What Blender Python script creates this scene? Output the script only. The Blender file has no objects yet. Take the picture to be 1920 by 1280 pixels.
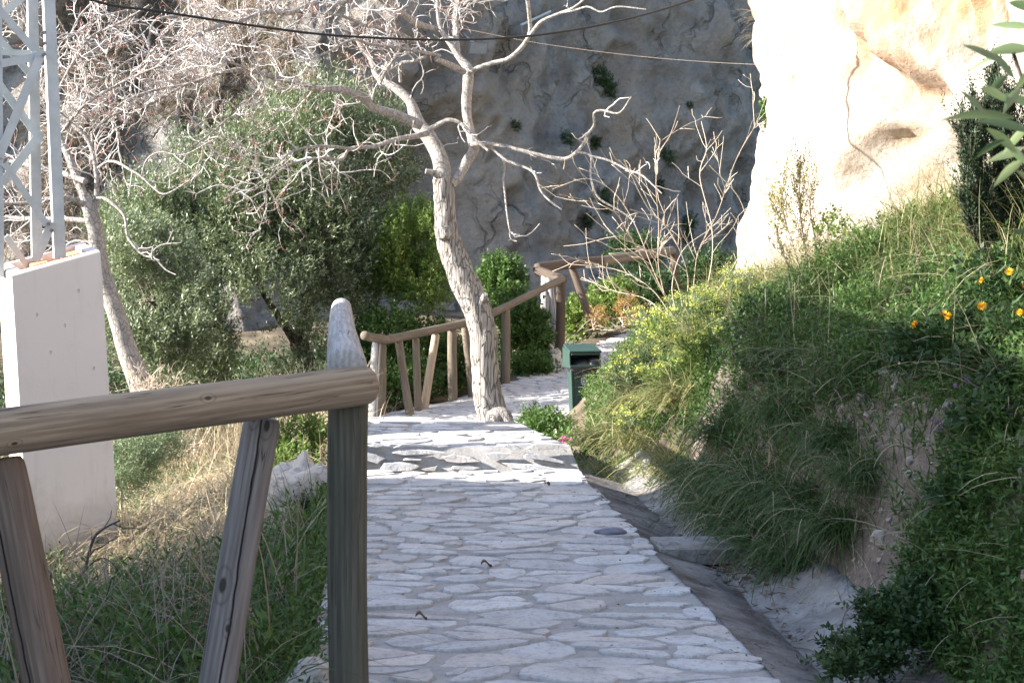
import bpy, math, random
import numpy as np
from mathutils import Vector, Matrix, Quaternion
rng = np.random.default_rng(7)
random.seed(7)
sc = bpy.context.scene
COL = sc.collection

# ------------------------------------------------------------------ camera
F = 3045.0                                  # focal length in pixels of the 1920 px wide photograph
CAM = np.array([0.0, 0.0, 1.43])
PITCH = math.atan(193 / F)
cam = bpy.data.cameras.new('camera')
cam.sensor_width = 36.0
cam.lens = 36.0 * F / 1920
cam.clip_start = 0.05
cam.clip_end = 500
cam.dof.use_dof = True
cam.dof.focus_distance = 9.5
cam.dof.aperture_fstop = 13
co = bpy.data.objects.new('camera', cam)
COL.objects.link(co)
co.location = CAM
co.rotation_euler = (math.pi / 2 - PITCH, 0, 0)
sc.camera = co

# ------------------------------------------------------------------ sky, sun, exposure
SUN_EL = math.radians(25)
SUN_BEHIND = math.radians(8)                # the sun stands to the left and a little behind the camera
to_sun = Vector((-math.cos(SUN_BEHIND) * math.cos(SUN_EL), -math.sin(SUN_BEHIND) * math.cos(SUN_EL), math.sin(SUN_EL)))
world = bpy.data.worlds.new('World')
sc.world = world
world.use_nodes = True
nt = world.node_tree
bg = nt.nodes['Background']
sky = nt.nodes.new('ShaderNodeTexSky')
sky.sky_type = 'NISHITA'
sky.sun_disc = False
sky.sun_elevation = SUN_EL
sky.sun_rotation = math.atan2(to_sun.x, to_sun.y)
nt.links.new(sky.outputs[0], bg.inputs[0])
bg.inputs[1].default_value = 0.125
sun = bpy.data.lights.new('sun', 'SUN')
sun.energy = 4.7
sun.angle = math.radians(0.5)
sun.color = (1.0, 0.955, 0.89)
so = bpy.data.objects.new('sun', sun)
COL.objects.link(so)
so.rotation_euler = to_sun.to_track_quat('Z', 'Y').to_euler()
sc.view_settings.view_transform = 'Standard'
sc.view_settings.look = 'None'
sc.view_settings.gamma = 1
sc.view_settings.use_curve_mapping = False
sc.view_settings.exposure = 2.25

# ------------------------------------------------------------------ helpers
def W(px, py, Y):
    """World point that the photograph shows at pixel (px, py), at depth Y."""
    a, c = (px - 960) / F, (640 - py) / F
    y = math.cos(PITCH) + math.sin(PITCH) * c
    z = -math.sin(PITCH) + math.cos(PITCH) * c
    return CAM + np.array([a, y, z]) * (Y / y)

_perm = np.random.default_rng(3).permutation(256)
_perm = np.concatenate([_perm, _perm, _perm])
_val = np.random.default_rng(4).random(256) * 2 - 1
def vnoise(p):
    p = np.asarray(p, float)
    i = np.floor(p).astype(int)
    f = p - i
    f = f * f * (3 - 2 * f)
    i = i & 255
    out = 0
    for dx in (0, 1):
        for dy in (0, 1):
            for dz in (0, 1):
                h = _perm[_perm[_perm[(i[..., 0] + dx) & 255] + ((i[..., 1] + dy) & 255)] + ((i[..., 2] + dz) & 255)]
                w = (f[..., 0] if dx else 1 - f[..., 0]) * (f[..., 1] if dy else 1 - f[..., 1]) * (f[..., 2] if dz else 1 - f[..., 2])
                out = out + w * _val[h]
    return out
def fbm(p, octaves=4, ridged=False):
    p = np.asarray(p, float)
    s, a = 0, 1.0
    for k in range(octaves):
        n = vnoise(p * 2 ** k + 17.3 * k)
        s = s + a * ((1 - 2 * np.abs(n)) if ridged else n)
        a *= 0.5
    return s

def link(name, me, mat=None, parent=None):
    o = bpy.data.objects.new(name, me)
    COL.objects.link(o)
    if mat is not None and me is not None:
        for m in (mat if isinstance(mat, (list, tuple)) else [mat]):
            me.materials.append(m)
    if parent is not None:
        o.parent = parent
    return o
def tag(o, label=None, cat=None, group=None, kind=None):
    if label: o['label'] = label
    if cat: o['category'] = cat
    if group: o['group'] = group
    if kind: o['kind'] = kind
    return o
def thing(name, loc, label, cat, group=None):
    o = bpy.data.objects.new(name, None)
    COL.objects.link(o)
    o.empty_display_size = 0.1
    o.location = tuple(loc)
    return tag(o, label, cat, group)
def place_copy(root, loc, rz, s, label, group):
    r = root.copy(); COL.objects.link(r)
    r.location = tuple(loc); r.rotation_euler = (0, 0, rz); r.scale = (s, s, s)
    r['label'] = label; r['group'] = group
    for ch in list(root.children):
        c = ch.copy(); COL.objects.link(c); c.parent = r
        for g in list(ch.children):
            d = g.copy(); COL.objects.link(d); d.parent = c
    return r

class Geo:
    """Collects polygons and becomes one mesh."""
    def __init__(self):
        self.v, self.f, self.m, self.n = [], [], [], 0
    def add(self, verts, faces, mi=0):
        verts = np.asarray(verts, float).reshape(-1, 3)
        faces = np.asarray(faces, int) + self.n
        self.v.append(verts); self.f.append(faces); self.m.append(np.full(len(faces), mi, int))
        self.n += len(verts)
    def mesh(self, name, smooth=True, origin=None):
        me = bpy.data.meshes.new(name)
        v = np.concatenate(self.v) if self.v else np.zeros((0, 3))
        if origin is not None:
            v = v - np.asarray(origin)
        me.vertices.add(len(v)); me.vertices.foreach_set('co', v.astype(np.float32).ravel())
        sizes = np.concatenate([np.full(len(f), f.shape[1], int) for f in self.f])
        loops = np.concatenate([f.ravel() for f in self.f])
        me.loops.add(len(loops)); me.loops.foreach_set('vertex_index', loops.astype(np.int32))
        me.polygons.add(len(sizes))
        st = np.concatenate([[0], np.cumsum(sizes)[:-1]])
        me.polygons.foreach_set('loop_start', st.astype(np.int32))
        me.polygons.foreach_set('material_index', np.concatenate(self.m).astype(np.int32))
        me.polygons.foreach_set('use_smooth', np.full(len(sizes), bool(smooth)))
        me.update(calc_edges=True)
        me.validate()
        return me
    def build(self, name, mat, parent=None, smooth=True):
        origin = np.array(parent.location) if parent is not None else None
        return link(name, self.mesh(name, smooth, origin), mat, parent)

def unit(a):
    a = np.asarray(a, float)
    return a / np.maximum(np.linalg.norm(a, axis=-1, keepdims=True), 1e-9)
def frames(d):
    d = unit(d)
    ref = np.where(np.abs(d[..., 2:3]) > 0.95, np.array([1.0, 0, 0]), np.array([0, 0, 1.0]))
    a = unit(np.cross(ref, d)); b = np.cross(d, a)
    return a, b

def tubes(g, P, R, sides=4, mi=0):
    """P: N x K x 3 centre lines, R: N x K radii; closed at the tip."""
    P = np.asarray(P, float); R = np.asarray(R, float)
    N, K, _ = P.shape
    if N == 0: return
    T = np.empty_like(P)
    T[:, 1:-1] = P[:, 2:] - P[:, :-2]; T[:, 0] = P[:, 1] - P[:, 0]; T[:, -1] = P[:, -1] - P[:, -2]
    A, B = frames(T)
    an = np.arange(sides) * 2 * math.pi / sides
    ring = A[:, :, None] * np.cos(an)[None, None, :, None] + B[:, :, None] * np.sin(an)[None, None, :, None]
    V = P[:, :, None] + ring * R[:, :, None, None]
    base = (np.arange(N) * K * sides)[:, None, None]
    k = np.arange(K - 1)[None, :, None] * sides
    s = np.arange(sides)[None, None, :]
    s2 = (s + 1) % sides
    Fq = np.stack([base + k + s, base + k + s2, base + k + sides + s2, base + k + sides + s], -1).reshape(-1, 4)
    g.add(V.reshape(-1, 3), Fq, mi)
    # tips
    if sides == 3:
        tf = (np.arange(N) * K * sides)[:, None] + (K - 1) * sides + np.arange(3)[None]
        off = g.n - N * K * sides
        g.f.append(tf + off); g.m.append(np.full(N, mi, int))

def resample(pts, n):
    """Catmull-Rom through pts (rows may hold a radius too), n samples."""
    p = np.asarray(pts, float)
    q = np.vstack([2 * p[0] - p[1], p, 2 * p[-1] - p[-2]])
    L = np.concatenate([[0], np.cumsum(np.linalg.norm(np.diff(p[:, :3], axis=0), axis=1))])
    t = np.interp(np.linspace(0, L[-1], n), L, np.arange(len(p)))
    i = np.clip(t.astype(int), 0, len(p) - 2); f = (t - i)[:, None]
    a, b, c, d = q[i], q[i + 1], q[i + 2], q[i + 3]
    return 0.5 * (2 * b + (c - a) * f + (2 * a - 5 * b + 4 * c - d) * f ** 2 + (3 * b - a - 3 * c + d) * f ** 3)

def bark_tube(g, pts, sides=16, step=0.06, rough=0.06, mi=0, cap=True, ridges=0.0):
    p = np.asarray(pts, float)
    L = np.linalg.norm(np.diff(p[:, :3], axis=0), axis=1).sum()
    n = max(6, int(L / step))
    q = resample(p, n)
    P, R = q[:, :3], np.maximum(q[:, 3], 0.003)
    T = np.gradient(P, axis=0)
    T = unit(T)
    # parallel transport
    A = np.zeros_like(P); a = frames(T[0])[0]
    for k in range(n):
        a = unit(a - T[k] * np.dot(a, T[k])); A[k] = a
    B = np.cross(T, A)
    an = np.arange(sides) * 2 * math.pi / sides
    ring = A[:, None] * np.cos(an)[None, :, None] + B[:, None] * np.sin(an)[None, :, None]
    base = P[:, None] + ring * R[:, None, None]
    disp = 1 + rough * fbm(base * 6.0, 3)
    if ridges:
        s = np.concatenate([[0], np.cumsum(np.linalg.norm(np.diff(P, axis=0), axis=1))])
        cc = np.stack(np.broadcast_arrays((np.cos(an) * 3.2)[None, :], (np.sin(an) * 3.2)[None, :], (s * 4.0)[:, None]), -1)
        disp = disp + ridges * (np.abs(vnoise(cc * 1.3)) - 0.4)
    V = P[:, None] + ring * (R[:, None] * disp)[..., None]
    k = np.arange(n - 1)[:, None] * sides; s = np.arange(sides)[None]; s2 = (s + 1) % sides
    Fq = np.stack([k + s, k + s2, k + sides + s2, k + sides + s], -1).reshape(-1, 4)
    g.add(V.reshape(-1, 3), Fq, mi)
    if cap:
        for ring_i, c in ((0, P[0]), (n - 1, P[-1])):
            ids = ring_i * sides + np.arange(sides)
            vv = np.vstack([V.reshape(-1, 3)[ids], c])
            tri = np.stack([np.arange(sides), (np.arange(sides) + 1) % sides, np.full(sides, sides)], -1)
            g.add(vv, tri if ring_i else tri[:, ::-1], mi)
    return q

def leaves(g, C, D, L, Wd, mi=0, roll=None, fold=0.18, droop=0.0):
    """Diamond leaves: base C, direction D, lengths L, widths Wd."""
    C = np.asarray(C, float); D = unit(D); N = len(C)
    L = np.broadcast_to(np.asarray(L, float), (N,)); Wd = np.broadcast_to(np.asarray(Wd, float), (N,))
    A, B = frames(D)
    th = rng.uniform(-1.1, 1.1, N) if roll is None else roll
    S = A * np.cos(th)[:, None] + B * np.sin(th)[:, None]
    U = np.cross(S, D)
    mid = C + D * (L * 0.48)[:, None]
    v0 = C; v2 = C + D * L[:, None] - np.array([0, 0, 1.0]) * (droop * L)[:, None]
    v1 = mid + S * (Wd * 0.5)[:, None] + U * (fold * Wd)[:, None]
    v3 = mid - S * (Wd * 0.5)[:, None] + U * (fold * Wd)[:, None]
    V = np.stack([v0, v1, v2, v3], 1).reshape(-1, 3)
    g.add(V, np.arange(4 * N).reshape(N, 4), mi)

def sprigs(g, P, D, length, nleaf, L, Wd, spread=0.8, mi=0, jitter=0.25, bend=0.0):
    """Leafy shoots: N shoots from P along D, nleaf leaves each."""
    P = np.asarray(P, float); D = unit(D); N = len(P)
    if N == 0: return
    length = np.broadcast_to(np.asarray(length, float), (N,))
    t = (np.arange(nleaf)[None] + rng.random((N, nleaf))) / nleaf
    A, B = frames(D)
    ang = np.arange(nleaf)[None] * 2.4 + rng.random((N, 1)) * 6.28 + rng.normal(0, 0.4, (N, nleaf))
    side = A[:, None] * np.cos(ang)[..., None] + B[:, None] * np.sin(ang)[..., None]
    pos = P[:, None] + D[:, None] * (t * length[:, None])[..., None]
    pos[..., 2] -= bend * (t * length[:, None]) ** 2
    pos += rng.normal(0, 1, pos.shape) * (jitter * 0.12 * length[:, None, None])
    dr = D[:, None] * (1 - 0.4 * spread) + side * spread + rng.normal(0, 0.2, pos.shape)
    n = N * nleaf
    leaves(g, pos.reshape(n, 3), dr.reshape(n, 3), L * rng.uniform(0.6, 1.25, n), Wd * rng.uniform(0.7, 1.2, n), mi)

def blades(g, P, D, L, Wd, curve=0.6, segs=4, mi=0, fall=None):
    """Grass blades: strips bending towards the ground."""
    P = np.asarray(P, float); D = unit(D); N = len(P)
    if N == 0: return
    L = np.broadcast_to(np.asarray(L, float), (N,)); Wd = np.broadcast_to(np.asarray(Wd, float), (N,))
    cv = curve * rng.uniform(0.4, 1.5, N)
    hd = np.stack([D[:, 0], D[:, 1], 0 * D[:, 0]], -1) + rng.normal(0, 0.15, (N, 3)) * [1, 1, 0]
    hd = unit(hd)
    side = np.stack([-hd[:, 1], hd[:, 0], 0 * hd[:, 0]], -1)
    side = unit(side + rng.normal(0, 0.3, (N, 3)))
    pts = [P]; d = D.copy()
    for k in range(segs):
        d = unit(d + (hd * 0.35 - np.array([0, 0, 1.0])) * (cv / segs)[:, None] * (0.6 + k * 0.45))
        pts.append(pts[-1] + d * (L / segs)[:, None])
    V = []
    for k, p in enumerate(pts):
        w = Wd * (1 - (k / segs) ** 1.6) * 0.5 + 0.0004
        V += [p - side * w[:, None], p + side * w[:, None]]
    V = np.stack(V, 1)
    b = (np.arange(N) * 2 * (segs + 1))[:, None]
    k = np.arange(segs)[None] * 2
    Fq = np.stack([b + k, b + k + 1, b + k + 3, b + k + 2], -1).reshape(-1, 4)
    g.add(V.reshape(-1, 3), Fq, mi)

def grow(parents, radii, spacing, length, r0, r1, K=6, zig=0.35, up=0.15, angle=0.9, tmin=0.15, hang=0.0):
    """Side shoots off polylines. parents: list of (n x 3); returns N x K x 3, N x K."""
    P, R = [], []
    for p, r in zip(parents, radii):
        p = np.asarray(p)
        seg = np.linalg.norm(np.diff(p, axis=0), axis=1); L = seg.sum()
        n = rng.poisson(L * (1 - tmin) / spacing)
        if n == 0: continue
        t = rng.uniform(tmin, 1.0, n) * L
        cs = np.concatenate([[0], np.cumsum(seg)])
        i = np.clip(np.searchsorted(cs, t) - 1, 0, len(seg) - 1)
        f = ((t - cs[i]) / np.maximum(seg[i], 1e-6))[:, None]
        c = p[i] * (1 - f) + p[i + 1] * f
        T = unit(p[i + 1] - p[i])
        A, B = frames(T)
        a = rng.uniform(0, 6.283, n)[:, None]
        side = A * np.cos(a) + B * np.sin(a)
        d = unit(T * math.cos(angle) + side * math.sin(angle) + [0, 0, up])
        ln = length * rng.uniform(0.45, 1.35, n)
        q = [c]
        for k in range(K - 1):
            d = unit(d + rng.normal(0, zig, (n, 3)) + np.array([0, 0, up * 0.5 - hang]))
            q.append(q[-1] + d * (ln / (K - 1))[:, None])
        P.append(np.stack(q, 1))
        R.append(np.linspace(r0, r1, K)[None] * rng.uniform(0.7, 1.25, (n, 1)))
    if not P: return np.zeros((0, K, 3)), np.zeros((0, K))
    return np.concatenate(P), np.concatenate(R)

# ------------------------------------------------------------------ materials
def new_mat(name):
    m = bpy.data.materials.new(name); m.use_nodes = True
    n = m.node_tree.nodes; l = m.node_tree.links
    return m, n, l, n['Principled BSDF'], n['Material Output']
def rgb(c): return (c[0], c[1], c[2], 1)
def mixrgb(n, l, fac, a, b):
    x = n.new('ShaderNodeMix'); x.data_type = 'RGBA'
    if hasattr(fac, 'links') or not isinstance(fac, (int, float)): l.new(fac, x.inputs['Factor'])
    else: x.inputs['Factor'].default_value = fac
    for sock, v in ((x.inputs['A'], a), (x.inputs['B'], b)):
        if isinstance(v, tuple): sock.default_value = rgb(v)
        else: l.new(v, sock)
    return x.outputs['Result']
def math_n(n, l, op, a, b=None, clamp=False):
    x = n.new('ShaderNodeMath'); x.operation = op; x.use_clamp = clamp
    for s, v in zip(x.inputs, (a, b)):
        if v is None: continue
        if isinstance(v, (int, float)): s.default_value = v
        else: l.new(v, s)
    return x.outputs[0]
def ramp(n, l, fac, lo, hi):
    x = n.new('ShaderNodeMapRange'); x.inputs['From Min'].default_value = lo; x.inputs['From Max'].default_value = hi
    x.clamp = True; l.new(fac, x.inputs['Value']); return x.outputs['Result']
def coords(n, l, scale=(1, 1, 1), kind='Object'):
    t = n.new('ShaderNodeTexCoord'); mp = n.new('ShaderNodeMapping'); mp.inputs['Scale'].default_value = scale
    l.new(t.outputs[kind], mp.inputs['Vector']); return mp.outputs[0]
def noise(n, l, vec, scale, detail=5, rough=0.6):
    x = n.new('ShaderNodeTexNoise'); x.inputs['Scale'].default_value = scale; x.inputs['Detail'].default_value = detail
    x.inputs['Roughness'].default_value = rough; l.new(vec, x.inputs['Vector']); return x.outputs['Fac']
def bump(n, l, h, b, strength=0.5, dist=0.02):
    x = n.new('ShaderNodeBump'); x.inputs['Strength'].default_value = strength; x.inputs['Distance'].default_value = dist
    l.new(h, x.inputs['Height']); l.new(x.outputs[0], b.inputs['Normal']); return x

def leaf_mat(name, c1, c2, back=None, transl=0.35, rough=0.55, spec=0.3):
    m, n, l, b, out = new_mat(name)
    geo = n.new('ShaderNodeNewGeometry')
    c = mixrgb(n, l, geo.outputs['Random Per Island'], c1, c2)
    if back is not None:
        c = mixrgb(n, l, math_n(n, l, 'MULTIPLY', geo.outputs['Backfacing'], 0.75), c, back)
    l.new(c, b.inputs['Base Color'])
    b.inputs['Roughness'].default_value = rough
    b.inputs['Specular IOR Level'].default_value = spec
    tr = n.new('ShaderNodeBsdfTranslucent'); l.new(c, tr.inputs['Color'])
    mx = n.new('ShaderNodeMixShader'); mx.inputs[0].default_value = transl
    l.new(b.outputs[0], mx.inputs[1]); l.new(tr.outputs[0], mx.inputs[2]); l.new(mx.outputs[0], out.inputs['Surface'])
    return m

def bark_mat(name, c1, c2, scale=8, stretch=0.25, strength=0.6, dist=0.02, dark=0.35):
    m, n, l, b, out = new_mat(name)
    v = coords(n, l, (1, 1, stretch))
    nf = noise(n, l, v, scale, 6, 0.65)
    big = noise(n, l, coords(n, l), 2.3, 3)
    vo = n.new('ShaderNodeTexVoronoi'); vo.feature = 'DISTANCE_TO_EDGE'; vo.inputs['Scale'].default_value = scale * 1.6
    wv = n.new('ShaderNodeVectorMath'); wv.operation = 'ADD'
    nn = n.new('ShaderNodeTexNoise'); nn.inputs['Scale'].default_value = 5; l.new(v, nn.inputs['Vector'])
    sv = n.new('ShaderNodeVectorMath'); sv.operation = 'SCALE'; sv.inputs['Scale'].default_value = 0.12
    l.new(nn.outputs['Color'], sv.inputs[0]); l.new(v, wv.inputs[0]); l.new(sv.outputs[0], wv.inputs[1])
    l.new(wv.outputs[0], vo.inputs['Vector'])
    crack = ramp(n, l, vo.outputs['Distance'], 0.0, 0.09)
    c = mixrgb(n, l, ramp(n, l, nf, 0.3, 0.75), c2, c1)
    c = mixrgb(n, l, math_n(n, l, 'MULTIPLY', ramp(n, l, big, 0.45, 0.7), 0.5), c, tuple(x * 0.6 for x in c1))
    c = mixrgb(n, l, crack, tuple(x * dark for x in c2), c)
    l.new(c, b.inputs['Base Color']); b.inputs['Roughness'].default_value = 0.9
    b.inputs['Specular IOR Level'].default_value = 0.15
    h = math_n(n, l, 'ADD', math_n(n, l, 'MULTIPLY', crack, 0.8), math_n(n, l, 'MULTIPLY', nf, 0.6))
    bump(n, l, h, b, strength, dist)
    return m

def wood_mat(name, c1, c2, crack=None, knots=(), r=0.06):
    """Weathered log: grain runs along the object's own z axis."""
    m, n, l, b, out = new_mat(name)
    v = coords(n, l, (1, 1, 0.05))
    gr = noise(n, l, v, 70, 5, 0.6)
    v2 = coords(n, l, (1, 1, 0.12))
    patch = noise(n, l, v2, 14, 4, 0.55)
    vg = coords(n, l, (1, 1, 0.35))
    wa = n.new('ShaderNodeTexWave'); wa.wave_type = 'BANDS'; wa.bands_direction = 'X'
    wa.inputs['Scale'].default_value = 16; wa.inputs['Distortion'].default_value = 7; wa.inputs['Detail'].default_value = 2
    wa.inputs['Detail Scale'].default_value = 0.9
    l.new(coords(n, l, (1, 1, 0.10)), wa.inputs['Vector'])
    c = mixrgb(n, l, ramp(n, l, gr, 0.35, 0.7), c2, c1)
    c = mixrgb(n, l, math_n(n, l, 'MULTIPLY', wa.outputs['Fac'], 0.45), c, tuple(x * 0.62 for x in c2))
    c = mixrgb(n, l, math_n(n, l, 'MULTIPLY', ramp(n, l, patch, 0.4, 0.68), 0.4), c, tuple(x * 1.15 for x in c1))
    sx = n.new('ShaderNodeSeparateXYZ'); l.new(coords(n, l), sx.inputs[0])
    ang = math_n(n, l, 'ARCTAN2', sx.outputs['Y'], sx.outputs['X'])
    hgt = math_n(n, l, 'MULTIPLY', gr, 0.5)
    # fine splits along the grain
    fs = noise(n, l, coords(n, l, (1, 1, 0.03)), 38, 2, 0.5)
    split = ramp(n, l, math_n(n, l, 'ABSOLUTE', math_n(n, l, 'SUBTRACT', fs, 0.5)), 0.0, 0.012)
    gate = ramp(n, l, noise(n, l, coords(n, l, (1, 1, 0.4)), 9, 2), 0.46, 0.56)
    split = math_n(n, l, 'MAXIMUM', split, math_n(n, l, 'SUBTRACT', 1.0, gate))
    c = mixrgb(n, l, split, tuple(x * 0.3 for x in c2), c)
    hgt = math_n(n, l, 'ADD', hgt, math_n(n, l, 'MULTIPLY', split, 0.8))
    if crack is not None:
        wob = n.new('ShaderNodeTexNoise'); wob.noise_dimensions = '1D'; wob.inputs['Scale'].default_value = 3
        wob.inputs['Detail'].default_value = 3; l.new(sx.outputs['Z'], wob.inputs['W'])
        d = math_n(n, l, 'ABSOLUTE', math_n(n, l, 'SUBTRACT', ang, math_n(n, l, 'ADD', math_n(n, l, 'MULTIPLY', wob.outputs['Fac'], 0.5), crack - 0.25)))
        ck = ramp(n, l, d, 0.03, 0.075)
        c = mixrgb(n, l, ck, (0.012, 0.01, 0.01), c)
        hgt = math_n(n, l, 'ADD', hgt, math_n(n, l, 'MULTIPLY', ck, 2.0))
    for (a0, z0, s) in knots:
        da = math_n(n, l, 'MULTIPLY', math_n(n, l, 'SUBTRACT', ang, a0), r)
        dz = math_n(n, l, 'MULTIPLY', math_n(n, l, 'SUBTRACT', sx.outputs['Z'], z0), 0.55)
        dd = math_n(n, l, 'SQRT', math_n(n, l, 'ADD', math_n(n, l, 'MULTIPLY', da, da), math_n(n, l, 'MULTIPLY', dz, dz)))
        core = ramp(n, l, dd, s * 0.6, s)
        c = mixrgb(n, l, core, tuple(x * 0.3 for x in c2), c)
        ring = ramp(n, l, math_n(n, l, 'ABSOLUTE', math_n(n, l, 'SUBTRACT', dd, s * 1.9)), 0.0, s * 0.35)
        c = mixrgb(n, l, math_n(n, l, 'ADD', math_n(n, l, 'MULTIPLY', ring, 0.5), 0.5, True), tuple(x * 0.5 for x in c2), c)
    l.new(c, b.inputs['Base Color']); b.inputs['Roughness'].default_value = 0.8
    b.inputs['Specular IOR Level'].default_value = 0.2
    bump(n, l, hgt, b, 0.55, 0.006)
    return m

def rock_mat(name, c1, c2, stain, scale=1.0, strength=0.8, stain_at=(0.5, 0.65), cracks=0.6, spots=None, dist=0.08):
    m, n, l, b, out = new_mat(name)
    v = coords(n, l)
    n1 = noise(n, l, v, 1.1 * scale, 8, 0.62)
    n2 = noise(n, l, coords(n, l, (1, 1, 0.35)), 0.55 * scale, 4, 0.55)
    n3 = noise(n, l, v, 9 * scale, 8, 0.7)
    c = mixrgb(n, l, ramp(n, l, n1, 0.36, 0.66), c2, c1)
    c = mixrgb(n, l, ramp(n, l, n2, *stain_at), c, stain)
    c = mixrgb(n, l, math_n(n, l, 'MULTIPLY', ramp(n, l, n3, 0.5, 0.68), 0.45), c, tuple(x * 0.5 for x in c2))
    h = math_n(n, l, 'ADD', n1, math_n(n, l, 'MULTIPLY', n3, 0.45))
    if cracks:
        vo = n.new('ShaderNodeTexVoronoi'); vo.feature = 'DISTANCE_TO_EDGE'; vo.inputs['Scale'].default_value = 0.75 * scale
        wv = n.new('ShaderNodeVectorMath'); wv.operation = 'MULTIPLY_ADD'
        nn = n.new('ShaderNodeTexNoise'); nn.inputs['Scale'].default_value = 1.3 * scale; nn.inputs['Detail'].default_value = 6
        l.new(v, nn.inputs['Vector']); l.new(nn.outputs['Color'], wv.inputs[0]); wv.inputs[1].default_value = (1.1, 1.1, 1.6)
        l.new(coords(n, l, (1, 1, 0.5)), wv.inputs[2]); l.new(wv.outputs[0], vo.inputs['Vector'])
        ck = ramp(n, l, vo.outputs['Distance'], 0.0, 0.035)
        gate = ramp(n, l, noise(n, l, v, 0.8 * scale, 3), 0.42, 0.6)
        ck = math_n(n, l, 'MAXIMUM', ck, gate)
        c = mixrgb(n, l, math_n(n, l, 'ADD', math_n(n, l, 'MULTIPLY', ck, cracks), 1 - cracks, True), tuple(x * 0.25 for x in c2), c)
        h = math_n(n, l, 'ADD', h, math_n(n, l, 'MULTIPLY', ck, 0.5))
    l.new(c, b.inputs['Base Color']); b.inputs['Roughness'].default_value = 0.95
    b.inputs['Specular IOR Level'].default_value = 0.1
    bump(n, l, h, b, strength, dist)
    return m

def plain_mat(name, c, rough=0.5, metal=0.0, var=0.15, nscale=12, bstr=0.1, spec=0.3):
    m, n, l, b, out = new_mat(name)
    nf = noise(n, l, coords(n, l), nscale, 5, 0.6)
    l.new(mixrgb(n, l, ramp(n, l, nf, 0.3, 0.7), tuple(x * (1 - var) for x in c), tuple(min(1, x * (1 + var)) for x in c)), b.inputs['Base Color'])
    b.inputs['Roughness'].default_value = rough; b.inputs['Metallic'].default_value = metal
    b.inputs['Specular IOR Level'].default_value = spec
    if bstr: bump(n, l, nf, b, bstr, 0.01)
    return m

M = {}
M['paving'] = None
def paving_mat():
    m, n, l, b, out = new_mat('paving_stone')
    geo = n.new('ShaderNodeNewGeometry')
    v = coords(n, l)
    n1 = noise(n, l, v, 9, 7, 0.65); n2 = noise(n, l, v, 45, 5, 0.7)
    rp = geo.outputs['Random Per Island']
    c = mixrgb(n, l, rp, (0.38, 0.38, 0.39), (0.52, 0.51, 0.505))
    wn = n.new('ShaderNodeTexWhiteNoise'); wn.noise_dimensions = '1D'; l.new(rp, wn.inputs['W'])
    c = mixrgb(n, l, math_n(n, l, 'MULTIPLY', ramp(n, l, wn.outputs['Value'], 0.55, 0.9), 0.55), c, (0.50, 0.43, 0.37))
    n0 = noise(n, l, v, 2.6, 5, 0.6)
    c = mixrgb(n, l, math_n(n, l, 'MULTIPLY', ramp(n, l, n0, 0.45, 0.68), 0.6), c, (0.37, 0.35, 0.33))
    c = mixrgb(n, l, math_n(n, l, 'MULTIPLY', ramp(n, l, n1, 0.48, 0.70), 0.6), c, (0.24, 0.23, 0.23))
    c = mixrgb(n, l, math_n(n, l, 'MULTIPLY', ramp(n, l, n2, 0.50, 0.68), 0.6), c, (0.19, 0.18, 0.18))
    l.new(c, b.inputs['Base Color']); b.inputs['Roughness'].default_value = 0.85; b.inputs['Specular IOR Level'].default_value = 0.25
    bump(n, l, math_n(n, l, 'ADD', n1, math_n(n, l, 'MULTIPLY', n2, 0.4)), b, 0.7, 0.018)
    return m
M['paving'] = paving_mat()
M['mortar'] = rock_mat('mortar', (0.37, 0.36, 0.35), (0.25, 0.24, 0.23), (0.31, 0.295, 0.28), 9, 0.7, cracks=0, dist=0.012)
M['concrete'] = rock_mat('channel_concrete', (0.37, 0.36, 0.35), (0.20, 0.19, 0.18), (0.17, 0.145, 0.125), 4.5, 0.9, (0.50, 0.66), cracks=0.4, dist=0.03)
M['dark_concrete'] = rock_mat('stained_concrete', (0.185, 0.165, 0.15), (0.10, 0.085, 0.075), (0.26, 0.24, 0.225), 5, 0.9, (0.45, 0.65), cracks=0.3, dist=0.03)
def earth_mat():
    m, n, l, b, out = new_mat('earth')
    v = coords(n, l); n1 = noise(n, l, v, 5, 8, 0.7); n2 = noise(n, l, v, 40, 6, 0.7)
    c = mixrgb(n, l, ramp(n, l, n1, 0.35, 0.65), (0.17, 0.135, 0.11), (0.31, 0.255, 0.21))
    c = mixrgb(n, l, ramp(n, l, n2, 0.45, 0.7), c, (0.12, 0.095, 0.08))
    h = math_n(n, l, 'ADD', n1, math_n(n, l, 'MULTIPLY', n2, 0.5))
    for sc_, th_, col_ in ((28, 0.20, (0.42, 0.38, 0.33)), (70, 0.22, (0.38, 0.34, 0.30))):
        vo = n.new('ShaderNodeTexVoronoi'); vo.inputs['Scale'].default_value = sc_; l.new(v, vo.inputs['Vector'])
        wn = n.new('ShaderNodeSeparateColor'); l.new(vo.outputs['Color'], wn.inputs[0])
        k = math_n(n, l, 'MULTIPLY', math_n(n, l, 'LESS_THAN', vo.outputs['Distance'], th_), math_n(n, l, 'GREATER_THAN', wn.outputs[0], 0.62))
        c = mixrgb(n, l, k, c, col_); h = math_n(n, l, 'ADD', h, math_n(n, l, 'MULTIPLY', k, 0.35))
    l.new(c, b.inputs['Base Color']); b.inputs['Roughness'].default_value = 0.95; b.inputs['Specular IOR Level'].default_value = 0.1
    bump(n, l, h, b, 1.0, 0.04)
    return m
M['earth'] = earth_mat()
M['soil'] = rock_mat('soil', (0.13, 0.10, 0.07), (0.06, 0.05, 0.035), (0.20, 0.16, 0.11), 3, 0.8, cracks=0, dist=0.05)
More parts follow.
